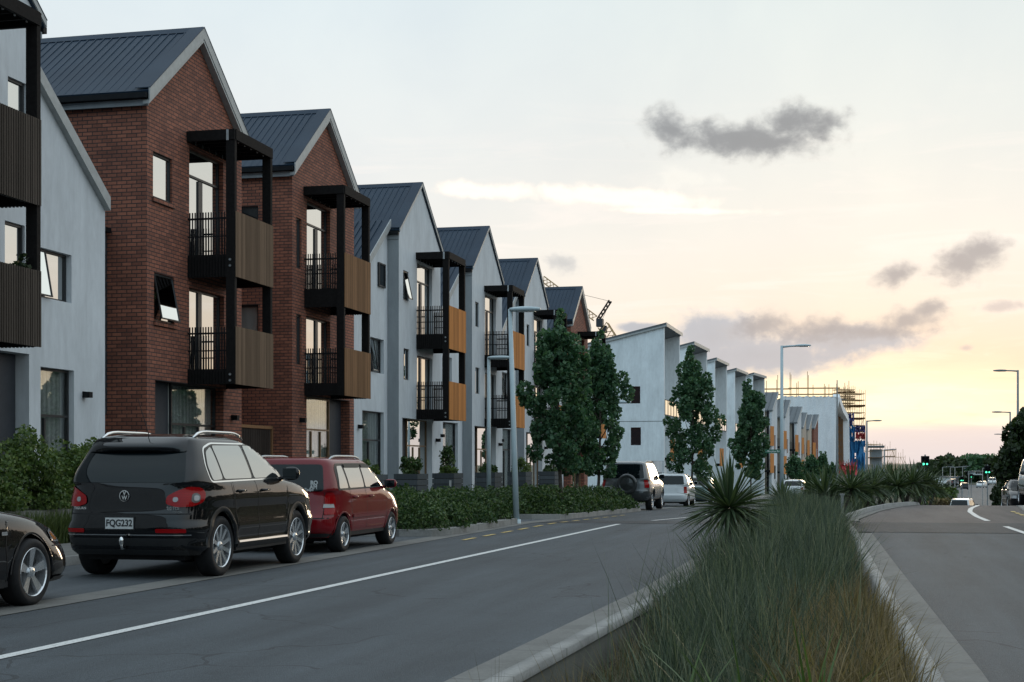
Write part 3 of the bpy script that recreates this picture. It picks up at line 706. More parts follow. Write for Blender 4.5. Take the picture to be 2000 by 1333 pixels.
# ================================================================ CARS
def pchip(ys):
    """monotone cubic through ys at 0,1,2..."""
    y = np.array(ys, float); n = len(y); d = np.diff(y); m = np.zeros(n)
    for i in range(1, n - 1):
        m[i] = 0 if d[i - 1] * d[i] <= 0 else 2 * d[i - 1] * d[i] / (d[i - 1] + d[i])
    m[0] = d[0]; m[-1] = d[-1]
    def f(w):
        w = max(0, min(n - 1 - 1e-9, w)); i = int(w); t = w - i
        return float((2*t**3 - 3*t**2 + 1) * y[i] + (t**3 - 2*t**2 + t) * m[i] + (-2*t**3 + 3*t**2) * y[i+1] + (t**3 - t**2) * m[i+1])
    return f
class Body:
    """a car body stacked from plan outlines: rows (z, rear y, front y, half width, squareness); y forward, x right, z up"""
    def __init__(s, rows, belt, wheels, rw, arch):
        s.rows = rows; s.z, s.yr, s.yf, s.hw, s.n = [pchip([r[i] for r in rows]) for i in range(5)]
        s.K = len(rows) - 1; s.belt = belt; s.wheels = wheels; s.rw = rw; s.arch = arch
        s.tw = np.linspace(0, s.K, 400); s.tz = np.maximum.accumulate([s.z(w) for w in s.tw]) + np.arange(400) * 1e-9
    def w_of(s, z): return float(np.interp(z, s.tz, s.tw))
    def pt(s, q, w, off=0):
        """q 0..4 round one side: 0 rear centre, 1 rear corner, 3 front corner, 4 front centre"""
        yr, yf, b, n = s.yr(w), s.yf(w), s.hw(w), s.n(w); a = (yf - yr) / 2; yc = (yr + yf) / 2
        if q < 1: px, py = -1, q
        elif q <= 3: px, py = q - 2, 1
        else: px, py = 1, 4 - q
        r = (abs(px) ** n + abs(py) ** n) ** (-1 / n)
        ex = px * r * a; ey = py * r * b
        # outward direction of the superellipse
        gx = np.sign(ex) * (abs(ex / a) ** (n - 1)) / a; gy = (abs(ey / b) ** (n - 1)) / b; gl_ = math.hypot(gx, gy) + 1e-9
        return (ey + off * gy / gl_, yc + ex + off * gx / gl_, s.z(w))
    def side(s, y, z, off=0):
        w = s.w_of(z); yr, yf, b, n = s.yr(w), s.yf(w), s.hw(w), s.n(w); a = (yf - yr) / 2; P_ = min(1, abs(y - (yr + yf) / 2) / a)
        return (b * max(0, 1 - P_ ** n) ** (1 / n) + off, y, z)
    def rear(s, x, z, off=0):
        w = s.w_of(z); yr, yf, b, n = s.yr(w), s.yf(w), s.hw(w), s.n(w); a = (yf - yr) / 2; P_ = min(1, abs(x) / b)
        return (x, (yr + yf) / 2 - a * max(0, 1 - P_ ** n) ** (1 / n) - off, z)
    def front(s, x, z, off=0):
        p = s.rear(x, z, 0); w = s.w_of(z); return (x, s.yr(w) + s.yf(w) - p[1] + off, z)
    def mesh(s, name, mats, parent, ns=64, ne=10, rows_per=4):
        qs = [i / ne for i in range(ne)] + [1 + 2 * i / ns for i in range(ns + 1)] + [3 + (i + 1) / ne for i in range(ne)]
        ws = [i / rows_per for i in range(s.K * rows_per + 1)]
        V = []; Fq = []; half = len(qs); zb = s.z(s.belt); z0 = s.z(0)
        full = [(q, 1) for q in qs] + [(q, -1) for q in qs[-2:0:-1]]; n = len(full)
        for w in ws:
            for q, sg in full:
                p = s.pt(q, w)
                if w < s.belt and .9 < q < 3.1:
                    zl = z0
                    for wy in s.wheels:
                        dd = abs(p[1] - wy)
                        if dd < s.arch: zl = max(zl, s.rw + math.sqrt(s.arch ** 2 - dd ** 2))
                    if zl > z0:
                        z = zl + (p[2] - z0) * (zb - zl) / (zb - z0); p = s.pt(q, s.w_of(z)); p = (p[0], p[1], z)
                V.append((p[0] * sg, p[1], p[2]))
        for j in range(len(ws) - 1):
            for i in range(n): Fq.append((j * n + i, j * n + (i + 1) % n, (j + 1) * n + (i + 1) % n, (j + 1) * n + i))
        me = bpy.data.meshes.new(name); me.from_pydata(V, [], Fq + [tuple((len(ws) - 1) * n + i for i in range(n))]); 
        bm = bmesh.new(); bm.from_mesh(me); bmesh.ops.recalc_face_normals(bm, faces=bm.faces[:]); bm.to_mesh(me); bm.free()
        return link(name, me, mats, parent, True)
def dense(poly, st=.06):
    o = []
    for i in range(len(poly)):
        a, b = poly[i], poly[(i + 1) % len(poly)]; n = max(1, int(math.hypot(a[0] - b[0], a[1] - b[1]) / st))
        o += [(a[0] + (b[0] - a[0]) * k / n, a[1] + (b[1] - a[1]) * k / n) for k in range(n)]
    return o
def rounded(poly, r=.04, k=4):
    o = []; n = len(poly)
    for i in range(n):
        p0, p, p1 = Vector(poly[i - 1]), Vector(poly[i]), Vector(poly[(i + 1) % n])
        a = (p0 - p); b = (p1 - p); rr = min(r, a.length * .45, b.length * .45); A = p + a.normalized() * rr; B = p + b.normalized() * rr
        for j in range(k + 1):
            t_ = j / k; o.append(tuple(A * (1 - t_) ** 2 + p * 2 * t_ * (1 - t_) + B * t_ ** 2))
    return o
def patch(name, poly, fn, mat, parent, off=.004, grid=.09, r=.04, both=False, smooth=True):
    """lay a 2D outline on the body surface fn(a, b, off)"""
    poly = dense(rounded(poly, r) if r else poly, grid * .8)
    xs = [p[0] for p in poly]; ys = [p[1] for p in poly]; pts = [Vector(p) for p in poly]; n = len(poly)
    def inside(x, y):
        c = False
        for i in range(n):
            (x1, y1), (x2, y2) = poly[i], poly[i - 1]
            if (y1 > y) != (y2 > y) and x < (x2 - x1) * (y - y1) / (y2 - y1) + x1: c = not c
        return c
    x = min(xs) + grid * .5
    while x < max(xs):
        y = min(ys) + grid * .5
        while y < max(ys):
            if inside(x, y) and min((Vector((x, y)) - p).length for p in pts) > grid * .35: pts.append(Vector((x, y)))
            y += grid
        x += grid
    vs, _, fs, *_r = delaunay_2d_cdt(pts, [], [list(range(n))], 1, 1e-5)
    V = [fn(v[0], v[1], off) for v in vs]
    mb = MB()
    mb.add(V, [tuple(f) for f in fs])
    if both: mb.add([(-p[0], p[1], p[2]) for p in V], [tuple(f) for f in fs])
    return mb.build(name, mat, parent, smooth)
def ribbon(mb, pts, fn, w, off=.006, sg=1, dirn=None):
    """thin strip along a polyline given in surface coordinates"""
    P2 = [Vector(p) for p in pts]; L_ = []
    for i, p in enumerate(P2):
        d = (P2[min(i + 1, len(P2) - 1)] - P2[max(0, i - 1)]).normalized(); nrm = Vector((-d.y, d.x)) * w / 2
        a, b = fn(*(p + nrm), off), fn(*(p - nrm), off); L_ += [(a[0] * sg, a[1], a[2]), (b[0] * sg, b[1], b[2])]
    mb.add(L_, [(2 * i, 2 * i + 1, 2 * i + 3, 2 * i + 2) for i in range(len(P2) - 1)])
def wheel(car, x, y, r, rim_r, spokes, style, width=.235, name='wheel'):
    s = 1 if x > 0 else -1; o = empty(name, (x, y, r), None, None); o.parent = car; hw = width / 2
    tb = MB(); tb.lathe([(-hw * s, rim_r), (-hw * .98 * s, r * .9), (-hw * .8 * s, r * .985), (-hw * .4 * s, r), (hw * .4 * s, r), (hw * .8 * s, r * .985), (hw * .98 * s, r * .9), (hw * 1.0 * s, (r + rim_r) / 2), (hw * .95 * s, rim_r), (hw * .9 * s, rim_r * .98)], 'x', 40)
    tb.build('tyre', M['tyre'], o, True)
    rb = MB(); rb.lathe([(hw * .95 * s, rim_r), (hw * .98 * s, rim_r * .985), (hw * .9 * s, rim_r * .95), (-hw * .5 * s, rim_r * .9), (-hw * .7 * s, rim_r * .93)], 'x', 40)
    n = spokes
    for k in range(n):
        t0 = 2 * math.pi * k / n + .3
        def sp_(t1, w0, w1, x0, x1):
            c, q = math.cos(t1), math.sin(t1); pc, pq = -math.sin(t1), math.cos(t1)
            a0, a1 = rim_r * .16, rim_r * .955; vs = []
            for a, ww, xx in ((a0, w0, x0), (a1, w1, x1)):
                for sg in (-1, 1):
                    for dx in (0, -.03):
                        vs.append(((xx + dx) * s, a * c + sg * ww * pc, a * q + sg * ww * pq))
            rb.add(vs, [(0, 2, 6, 4), (1, 5, 7, 3), (0, 4, 5, 1), (2, 3, 7, 6)])
        if style == 'double':
            for e in (-.13, .13): sp_(t0 + e, .016, .017, hw * .74, hw * .88)
        elif style == 'five':
            for e in (-.095, .095): sp_(t0 + e, .022, .026, hw * .66, hw * .86)
        else: sp_(t0, .024, .024, hw * .70, hw * .88)
    rb.lathe([(hw * .45 * s, rim_r * .22), (hw * .8 * s, rim_r * .2), (hw * .86 * s, rim_r * .1), (hw * .87 * s, .001)], 'x', 20)
    rb.build('rim', M['alloy'], o, False)
    db = MB(); db.lathe([(-.01 * s, .001), (-.01 * s, rim_r * .72), (-.03 * s, rim_r * .72)], 'x', 28); db.lathe([(-.08 * s, .001), (-.08 * s, rim_r * .93)], 'x', 28)
    db.build('brake_disc', M['rotor'], o)
    return o
def car(name, label, loc, rz, B, paint_, wheels_x, wr, rimr, spokes=10, style='double', cat='car', group=None, under=(.3, .26)):
    root = empty(name, loc, label, cat, rz, group=group)
    B.mesh('body', M[paint_], root)
    L = B.yf(1); ub = MB(); hw = B.hw(1)
    ub.box(-hw + .27, hw - .27, B.yr(1) + .25, L - .25, B.z(0) - .06, B.z(B.belt) - .15); ub.box(-hw + .02, hw - .02, B.wheels[0] + B.arch + .02, B.wheels[1] - B.arch - .02, B.z(0) + .01, B.z(0) + .08)
    ub.box(-hw + .2, hw - .2, B.yr(1) + .22, B.wheels[0] - B.arch, B.z(0) + .01, B.z(0) + .08); ub.box(-hw + .2, hw - .2, B.wheels[1] + B.arch, L - .35, B.z(0) + .01, B.z(0) + .08)
    ub.build('underbody', M['under'], root)
    for wy in B.wheels:
        for sg in (1, -1): wheel(root, wheels_x * sg, wy, wr, rimr, spokes, style)
        lb = MB()
    return root
def arch_trim(root, B, mat, w=.05, off=.012, name='wheel_arch_trim'):
    for sg in (1, -1):
        for wy in B.wheels:
            mb = MB(); r0 = B.arch - .004; pts = []
            for i in range(27):
                t_ = math.pi * (i / 26) ; y = wy - r0 * math.cos(t_) * 1.0; z = B.rw + r0 * math.sin(t_); y2 = wy - (r0 + w) * math.cos(t_); z2 = B.rw + (r0 + w) * math.sin(t_)
                a = B.side(y, max(z, B.z(0) + .01), off); b = B.side(y2, max(z2, B.z(0) + .01), .002); c = B.side(y, max(z, B.z(0) + .01), -.05)
                pts.append((c, a, b))
            V = [(p[0] * sg, p[1], p[2]) for t3 in pts for p in t3]
            mb.add(V, [(3 * i + k, 3 * i + k + 1, 3 * i + k + 4, 3 * i + k + 3) for i in range(26) for k in (0, 1)])
            mb.build(name, M[mat], root, True)
def mirror(root, B, y, z, mat, sz=(.22, .10, .16), sides=(1, -1)):
    for sg in sides:
        p = B.side(y, z, 0); mb = MB(); bm = bmesh.new(); bmesh.ops.create_icosphere(bm, subdivisions=3, radius=1)
        for v in bm.verts:
            c = v.co; c.x = math.copysign(abs(c.x) ** .7, c.x); c.z = math.copysign(abs(c.z) ** .75, c.z)
            v.co = Vector((sg * (p[0] + sz[0] * .62) + c.x * sz[0] / 2, y + .02 + c.y * sz[1] / 2 * (1.3 if c.y > 0 else .6), z + .05 + c.z * sz[2] / 2))
        me = bpy.data.meshes.new('m'); bm.to_mesh(me); mb.add([v.co for v in me.vertices], [tuple(f.vertices) for f in me.polygons]); bm.free()
        mb.bar((sg * (p[0] - .02), y + .03, z - .02), (sg * (p[0] + sz[0] * .4), y + .03, z + .02), .06, .05)
        o = mb.build('wing_mirror', M[mat], root, True)
        gb = MB(); gb.poly([(sg * (p[0] + sz[0] * .62) + a * sz[0] * .40, y - sz[1] * .285, z + .05 + b * sz[2] * .38) for a, b in ((-1, -1), (1, -1), (1, 1), (-1, 1))]); gb.build('mirror_glass', M['car_glass'], o)
def handle(root, B, y, z, mat, sides=(1, -1), L=.2):
    for sg in sides:
        a = B.side(y, z, .035); b = B.side(y + L, z, .035); mb = MB(); mb.tube([(sg * (a[0] - .04), a[1] - .01, a[2]), (sg * a[0], a[1] + .02, a[2]), (sg * b[0], b[1] - .02, b[2]), (sg * (b[0] - .04), b[1] + .01, b[2])], .013, 8); mb.build('door_handle', M[mat], root, True)
def seams(root, B, lines, w=.009):
    mb = MB()
    for ln in lines:
        for sg in (1, -1): ribbon(mb, dense_line(ln), B.side, w, .003, sg)
    mb.build('door_seam', M['under'], root)
def dense_line(pts, st=.07):
    o = []
    for a, b in zip(pts, pts[1:]):
        n = max(1, int(math.hypot(a[0] - b[0], a[1] - b[1]) / st)); o += [(a[0] + (b[0] - a[0]) * k / n, a[1] + (b[1] - a[1]) * k / n) for k in range(n)]
    return o + [pts[-1]]
def both(name, poly, fn, mat, root, **kw):
    """one patch on either side of the car, each its own part"""
    a = patch(name, poly, fn, mat, root, **kw)
    b = bpy.data.objects.new(name, a.data.copy()); C.objects.link(b); b.parent = a.parent
    for v in b.data.vertices: v.co.x = -v.co.x
    b.data.flip_normals(); return a, b
def rails(root, xr_, y0, y1, z, mat, h=.055, top=.02):
    for sg in (1, -1):
        mb = MB(); n = 12; pts = []
        for i in range(n + 1):
            u = i / n; pts.append((sg * xr_, y0 + (y1 - y0) * u, z(y0 + (y1 - y0) * u) + h * min(1, 5 * u, 5 * (1 - u)) ** .5))
        mb.tube(pts, [.012] + [.019] * (n - 1) + [.012], 8); mb.build('roof_rail', M[mat], root, True)
def plate(root, B, x, z, txt, w=.36, h=.125, y=None):
    yy = (B.rear(x, z, .012)[1] if y is None else y); mb = MB(); mb.box(x - w / 2 - .012, x + w / 2 + .012, yy, yy + .02, z - h / 2 - .012, z + h / 2 + .012); mb.box(x - w / 2, x + w / 2, yy - .004, yy - .001, z - h / 2, z + h / 2, 1)
    o = mb.build('number_plate', [M['trim_black'], M['plate']], root)
    text_mesh('plate_text', txt, .105, M['ink'], o, Vector((x, yy - .006, z)), (R(90), 0, 0), bold=.0022, sx=.92)
    return o

# ---------------------------------------------------------------- the black sport utility car
rows_t = [(.27, .16, 4.22, .84, 9), (.36, .06, 4.32, .902, 8), (.43, .04, 4.36, .891, 8), (.57, .0, 4.40, .907, 8), (.67, .01, 4.40, .894, 7), (.72, .02, 4.39, .892, 7), (.80, .045, 4.37, .893, 7), (.90, .055, 4.30, .905, 6.5), (1.0, .068, 4.10, .892, 6), (1.06, .085, 3.72, .88, 6.5), (1.10, .10, 3.30, .865, 8), (1.22, .16, 3.05, .825, 9), (1.38, .29, 2.72, .765, 9), (1.52, .38, 2.35, .70, 8), (1.585, .42, 2.05, .655, 7), (1.625, .56, 1.9, .57, 5), (1.65, .85, 1.65, .38, 4), (1.655, 1.1, 1.4, .12, 3)]
T = Body(rows_t, 9, (.86, 3.46), .355, .405)
ct = car('parked_car', 'black sport utility car with silver roof rails, parked nearest among the whole cars', (-8.46, 16.02, g(-8.4, 18)), 0, T, 'paint_black', .765, .371, .262, 10, 'single', group='cars parked along the left kerb')
def tw(y, z): return (y, z)
# side glass: three panes on either side with a bright surround
sidegl = [[(.62, 1.11), (.92, 1.125), (.86, 1.505), (.66, 1.44), (.58, 1.28)], [(.965, 1.125), (1.86, 1.13), (1.80, 1.525), (.905, 1.515)], [(1.935, 1.13), (3.02, 1.14), (2.72, 1.375), (2.42, 1.49), (2.2, 1.52), (1.885, 1.527)]]
surround = [(.56, 1.085), (3.12, 1.12), (2.78, 1.40), (2.45, 1.525), (2.1, 1.555), (.9, 1.55), (.62, 1.49), (.52, 1.28)]
both('window_trim', surround, T.side, M['chrome'], ct, off=.003, r=.08)
both('window_surround', [(.585, 1.105), (3.07, 1.135), (2.76, 1.385), (2.43, 1.51), (2.1, 1.538), (.91, 1.533), (.645, 1.475), (.55, 1.28)], T.side, M['trim_black'], ct, off=.006, r=.07)
for k, pl in enumerate(sidegl): both('side_window', pl, T.side, M['car_side_glass'], ct, off=.009, r=.05)
patch('windscreen', [(-.66, 1.13), (.66, 1.13), (.56, 1.5), (-.56, 1.5)], T.front, M['car_glass'], ct, off=.006, r=.06)
patch('rear_window', [(-.72, 1.09), (.72, 1.09), (.69, 1.25), (.62, 1.46), (-.62, 1.46), (-.69, 1.25)], T.rear, M['car_glass'], ct, off=.006, r=.07, grid=.06)
def Tsp(x, z, off): p = T.rear(x, z, off); return (p[0], p[1] - .13 * max(0, 1 - abs(z - 1.50) / .09) * (1 - (abs(x) / .66) ** 4), p[2])
patch('spoiler', [(-.64, 1.44), (.64, 1.44), (.60, 1.60), (-.60, 1.60)], Tsp, M['paint_black'], ct, off=.008, grid=.03, r=.03)
mb = MB(); mb.bar((-.12, .165, 1.135), (.38, .165, 1.125), .02, .028); mb.lathe([(.13, .03), (.17, .035), (.175, 0)], 'y', 12, 0, (-.13, 0, 1.13)); mb.build('rear_wiper', M['trim_black'], ct)
# tail lights, wrapping the corner (q coordinate round the body)
def Tq(q, z, off): return T.pt(q, T.w_of(z), off)
for sg in (1, -1):
    a = patch('tail_light', [(.56, .855), (.575, .94), (.72, 1.0), (.88, 1.045), (1.07, 1.035), (1.125, .98), (1.09, .87), (.95, .825), (.72, .815)], Tq, M['red_lens'], ct, off=.014, grid=.035, r=.05)
    b1 = patch('clear_lens', [(.93, .895), (.94, .945), (.985, .955), (1.02, .935), (1.01, .89), (.97, .88)], Tq, M['clear_lens'], a, off=.022, grid=.03, r=.04)
    b2 = patch('lens_ring', [(.90, .88), (.915, .965), (.99, .978), (1.045, .945), (1.025, .872), (.96, .86)], Tq, M['rotor'], a, off=.0165, grid=.03, r=.04)
    c1 = patch('inner_lens', [(.655, .885), (.665, .93), (.72, .93), (.735, .895), (.70, .87)], Tq, M['clear_lens'], a, off=.020, grid=.025, r=.03)
    if sg < 0:
        for o_ in (a, b1, b2, c1):
            for v in o_.data.vertices: v.co.x = -v.co.x
            o_.data.flip_normals()
# lower cladding, bumper and sill strips
patch('bumper_cladding', [(-.82, .275), (.82, .275), (.84, .47), (-.84, .47)], T.rear, M['trim_black'], ct, off=.010, r=.03)
both('sill_cladding', [(1.30, .275), (3.02, .275), (3.02, .37), (1.30, .37)], T.side, M['trim_black'], ct, off=.012, r=.01)
mb = MB()
for sg in (1,): ribbon(mb, dense_line([(1.32, .385), (3.0, .385)]), T.side, .022, .018, sg)
mb.build('sill_strip', M['chrome'], ct)
arch_trim(ct, T, 'trim_black', .055)
for x0, x1 in ((-.78, -.52), (.40, .76)): patch('reflector', [(x0, .53), (x1, .53), (x1, .575), (x0, .575)], T.rear, M['red_lens'], ct, off=.008, r=.015)
mb = MB(); ribbon(mb, dense_line([(-.8, .505), (.8, .505)]), T.rear, .012, .012); mb.build('bumper_strip', M['chrome'], ct)
seams(ct, T, [[(1.2, 1.1), (1.2, .95), (1.31, .62), (1.31, .38)], [(1.93, 1.1), (2.0, .9), (2.02, .38)], [(3.06, 1.1), (3.05, .7), (3.03, .4)], [(1.2, .80), (1.14, 1.08)]])
mb = MB(); ribbon(mb, dense_line([(-.76, .75), (-.76, 1.06)]), T.rear, .01, .003); ribbon(mb, dense_line([(.76, .75), (.76, 1.06)]), T.rear, .01, .003); ribbon(mb, dense_line([(-.84, .74), (.84, .74)]), T.rear, .012, .003); mb.build('tailgate_seam', M['under'], ct)
for z_ in (.62, .77): 
    pass
handle(ct, T, 1.32, .985, 'paint_black'); handle(ct, T, 2.12, .985, 'paint_black')
mirror(ct, T, 2.92, 1.13, 'paint_black', (.24, .13, .17))
rails(ct, .60, .62, 2.15, lambda y: 1.60, 'chrome', .075)
mb = MB(); mb.tube([(0.02, .62, 1.63), (-.02, .40, 2.05)], [.006, .003], 6); mb.build('aerial', M['trim_black'], ct)
plate(ct, T, -.06, .635, 'FQG232')
eb = MB(); yb = T.rear(0, .93, .006)[1]; eb.lathe([(yb, .066), (yb - .012, .064), (yb - .013, .056), (yb - .004, .054)], 'y', 28, 0, (-.02, 0, .94)); em = eb.build('badge', M['chrome'], ct)
text_mesh('badge_letter', 'V', .062, M['chrome'], em, Vector((-.02, yb - .008, .967)), (R(90), 0, 0), .002); text_mesh('badge_letter', 'W', .062, M['chrome'], em, Vector((-.02, yb - .008, .918)), (R(90), 0, 0), .002)
text_mesh('badge_text', '2.0 TDI', .052, M['chrome'], ct, Vector((.60, T.rear(.6, .80, .012)[1], .80)), (R(90), 0, 0), .001); text_mesh('badge_text', '4MOTION', .032, M['chrome'], ct, Vector((.64, T.rear(.64, .76, .012)[1] + .004, .758)), (R(90), 0, 0), .0006)
text_mesh('badge_text', 'TIGUAN', .042, M['chrome'], ct, Vector((-.60, T.rear(.6, .80, .012)[1], .80)), (R(90), 0, 0), .0006)
mb = MB(); mb.tube([(.0, .12, .36), (.0, -.06, .36), (.0, -.07, .42)], .018, 8); mb.lathe([(.40, .022), (.42, .03), (.45, .033), (.48, .022), (.49, 0)], 'z', 14, 0, (0, -.07, 0)); mb.build('tow_ball', M['chrome'], ct, True)

ct.scale = (1, .95, 1.055)
for o_ in ct.children:
    if o_.name.startswith('wheel') and o_.type == 'EMPTY': o_.scale = (1, 1 / .95, 1 / 1.055); o_.location.z = .371 / 1.055
# ---------------------------------------------------------------- the red wagon
rows_r = [(.24, .12, 3.62, .75, 8), (.36, .03, 3.72, .815, 8), (.52, .0, 3.78, .825, 7), (.60, .05, 3.77, .828, 7), (.76, .08, 3.68, .828, 6), (.88, .10, 3.45, .82, 6), (.94, .115, 3.10, .81, 7), (.98, .12, 2.92, .80, 9), (1.12, .17, 2.70, .77, 10), (1.30, .24, 2.38, .715, 10), (1.40, .28, 2.18, .68, 9), (1.455, .33, 2.02, .62, 7), (1.48, .55, 1.8, .45, 5), (1.49, .9, 1.4, .15, 3)]
Rb = Body(rows_r, 6, (.62, 3.01), .285, .335)
cr = car('parked_car', 'red small wagon with white stickers on its rear window', (-8.66, 21.35, g(-8.6, 22)), 0, Rb, 'paint_red', .715, .285, .185, 5, 'five', group='cars parked along the left kerb')
both('window_surround', [(.42, .965), (2.93, 1.0), (2.62, 1.21), (2.30, 1.36), (2.05, 1.395), (.52, 1.385), (.44, 1.30)], Rb.side, M['trim_black'], cr, off=.004, r=.05)
for pl in ([(.47, .995), (.86, 1.0), (.78, 1.35), (.56, 1.345)], [(.93, 1.0), (1.62, 1.005), (1.60, 1.365), (.86, 1.36)], [(1.69, 1.005), (2.80, 1.015), (2.55, 1.2), (2.27, 1.33), (2.05, 1.365), (1.67, 1.368)]): both('side_window', pl, Rb.side, M['car_side_glass'], cr, off=.008, r=.04)
for a_, b_ in ((.86, 1.6), (1.67, 2.3)):
    mb = MB()
    ribbon(mb, dense_line([(a_, 1.355), (b_, 1.355)]), Rb.side, .06, .022); mb.build('rain_shield', M['car_glass'], cr)
patch('windscreen', [(-.64, 1.0), (.64, 1.0), (.56, 1.37), (-.56, 1.37)], Rb.front, M['car_glass'], cr, off=.006, r=.06)
rwp = patch('rear_window', [(-.66, .955), (.66, .955), (.62, 1.2), (.585, 1.37), (-.585, 1.37), (-.62, 1.2)], Rb.rear, M['car_glass'], cr, off=.006, r=.06, grid=.06)
def RqF(q, z, off): return Rb.pt(q, Rb.w_of(z), off)
for sg in (1, -1):
    a = patch('tail_light', [(.83, .60), (.83, .88), (.9, .935), (1.05, .935), (1.075, .88), (1.075, .60)], RqF, M['red_lens'], cr, off=.012, grid=.04, r=.03)
    b1 = patch('clear_lens', [(.80, .705), (.81, .76), (1.03, .76), (1.05, .705)], RqF, M['clear_lens'], a, off=.018, grid=.03, r=.008)
    if sg < 0:
        for o_ in (a, b1):
            for v in o_.data.vertices: v.co.x = -v.co.x
            o_.data.flip_normals()
patch('bumper_cladding', [(-.76, .245), (.76, .245), (.77, .31), (-.77, .31)], Rb.rear, M['trim_black'], cr, off=.008, r=.02)
mb = MB(); ribbon(mb, dense_line([(-.80, .545), (.80, .545)]), Rb.rear, .014, .004); ribbon(mb, dense_line([(-.66, .55), (-.66, .94)]), Rb.rear, .009, .003); ribbon(mb, dense_line([(.66, .55), (.66, .94)]), Rb.rear, .009, .003); mb.build('tailgate_seam', M['under'], cr)
both('side_moulding', [(1.0, .53), (2.64, .53), (2.64, .575), (1.0, .575)], Rb.side, M['paint_red'], cr, off=.018, r=.01)
seams(cr, Rb, [[(.92, .98), (.93, .8), (1.02, .5), (1.02, .3)], [(1.66, .98), (1.70, .7), (1.70, .28)], [(2.80, 1.0), (2.72, .7), (2.68, .3)]])
arch_trim(cr, Rb, 'paint_red', .022, .008)
handle(cr, Rb, 1.02, .86, 'paint_red'); handle(cr, Rb, 1.80, .86, 'paint_red'); mirror(cr, Rb, 2.62, 1.0, 'paint_red', (.22, .12, .15))
rails(cr, .60, .50, 1.95, lambda y: 1.44, 'galvanised', .06)
text_mesh('sticker', 'RO', .085, M['plate'], rwp, Vector((.50, Rb.rear(.50, 1.075, .014)[1], 1.085)), (R(90), 0, 0), .004)
text_mesh('sticker', 'AM', .085, M['plate'], rwp, Vector((.50, Rb.rear(.50, 1.01, .016)[1], 1.02)), (R(90), 0, 0), .004)
text_mesh('sticker', 'BikeTaupo', .058, M['plate'], rwp, Vector((.38, Rb.rear(.3, .96, .016)[1], .982)), (R(90), 0, 0), .002)
eb = MB(); yb = Rb.rear(0, .72, .006)[1]; eb.lathe([(yb, .035), (yb - .012, .033), (yb - .013, .02), (yb - .004, .018)], 'y', 20, 0, (.42, 0, .73)); eb.build('badge', M['chrome'], cr)

# ---------------------------------------------------------------- the black saloon cut off by the left edge (we see its front corner)
rows_s = [(.20, .12, 4.52, .80, 8), (.32, .03, 4.60, .85, 8), (.50, .0, 4.62, .865, 6), (.62, .02, 4.58, .868, 4.6), (.72, .05, 4.48, .865, 4.2), (.80, .10, 4.25, .855, 4.5), (.86, .2, 3.95, .84, 5), (.92, .3, 3.45, .80, 7), (.96, .9, 3.2, .775, 8), (1.10, 1.1, 2.95, .72, 9), (1.28, 1.45, 2.6, .65, 8), (1.38, 1.75, 2.3, .56, 6), (1.42, 1.95, 2.15, .35, 4), (1.43, 2.0, 2.1, .1, 3)]
Sb = Body(rows_s, 6, (.95, 3.68), .325, .375)
cs = car('parked_car', 'black saloon cut off by the left edge, silver five spoke front wheel', (-8.62, 9.2, 0), 0, Sb, 'paint_black', .755, .325, .235, 5, 'five', group='cars parked along the left kerb')
both('side_window', [(1.3, .99), (3.15, .99), (2.6, 1.25), (1.6, 1.26)], Sb.side, M['car_side_glass'], cs, off=.006, r=.05)
patch('windscreen', [(-.64, .98), (.64, .98), (.55, 1.3), (-.55, 1.3)], Sb.front, M['car_glass'], cs, off=.006, r=.06)
patch('rear_window', [(-.6, 1.0), (.6, 1.0), (.52, 1.25), (-.52, 1.25)], Sb.rear, M['car_glass'], cs, off=.006, r=.06)
def Sq(q, z, off): return Sb.pt(q, Sb.w_of(z), off)
for sg in (1, -1):
    a = patch('headlight', [(2.86, .60), (3.25, .58), (3.5, .62), (3.45, .72), (3.1, .74), (2.9, .70)], Sq, M['clear_lens'], cs, off=.01, grid=.04, r=.03)
    i_ = patch('indicator', [(2.9, .615), (3.02, .61), (3.02, .70), (2.92, .69)], Sq, M['amber_lens'], a, off=.013, grid=.03, r=.02)
    if sg < 0:
        for o_ in (a, i_):
            for v in o_.data.vertices: v.co.x = -v.co.x
            o_.data.flip_normals()
both('side_repeater', [(3.12, .70), (3.22, .70), (3.22, .735), (3.12, .735)], Sb.side, M['clear_lens'], cs, off=.012, r=.012)
arch_trim(cs, Sb, 'paint_black', .02, .006)
both('front_lip', [(4.1, .21), (4.42, .21), (4.40, .25), (4.1, .25)], Sb.side, M['trim_black'], cs, off=.02, r=.01)
mb = MB(); ribbon(mb, dense_line([(4.09, .56), (4.35, .56)]), Sb.side, .01, .003); ribbon(mb, dense_line([(3.25, .9), (3.2, .6), (3.26, .25)]), Sb.side, .009, .003); mb.build('body_seam', M['under'], cs)
mirror(cs, Sb, 2.55, .98, 'paint_black', (.22, .12, .14))

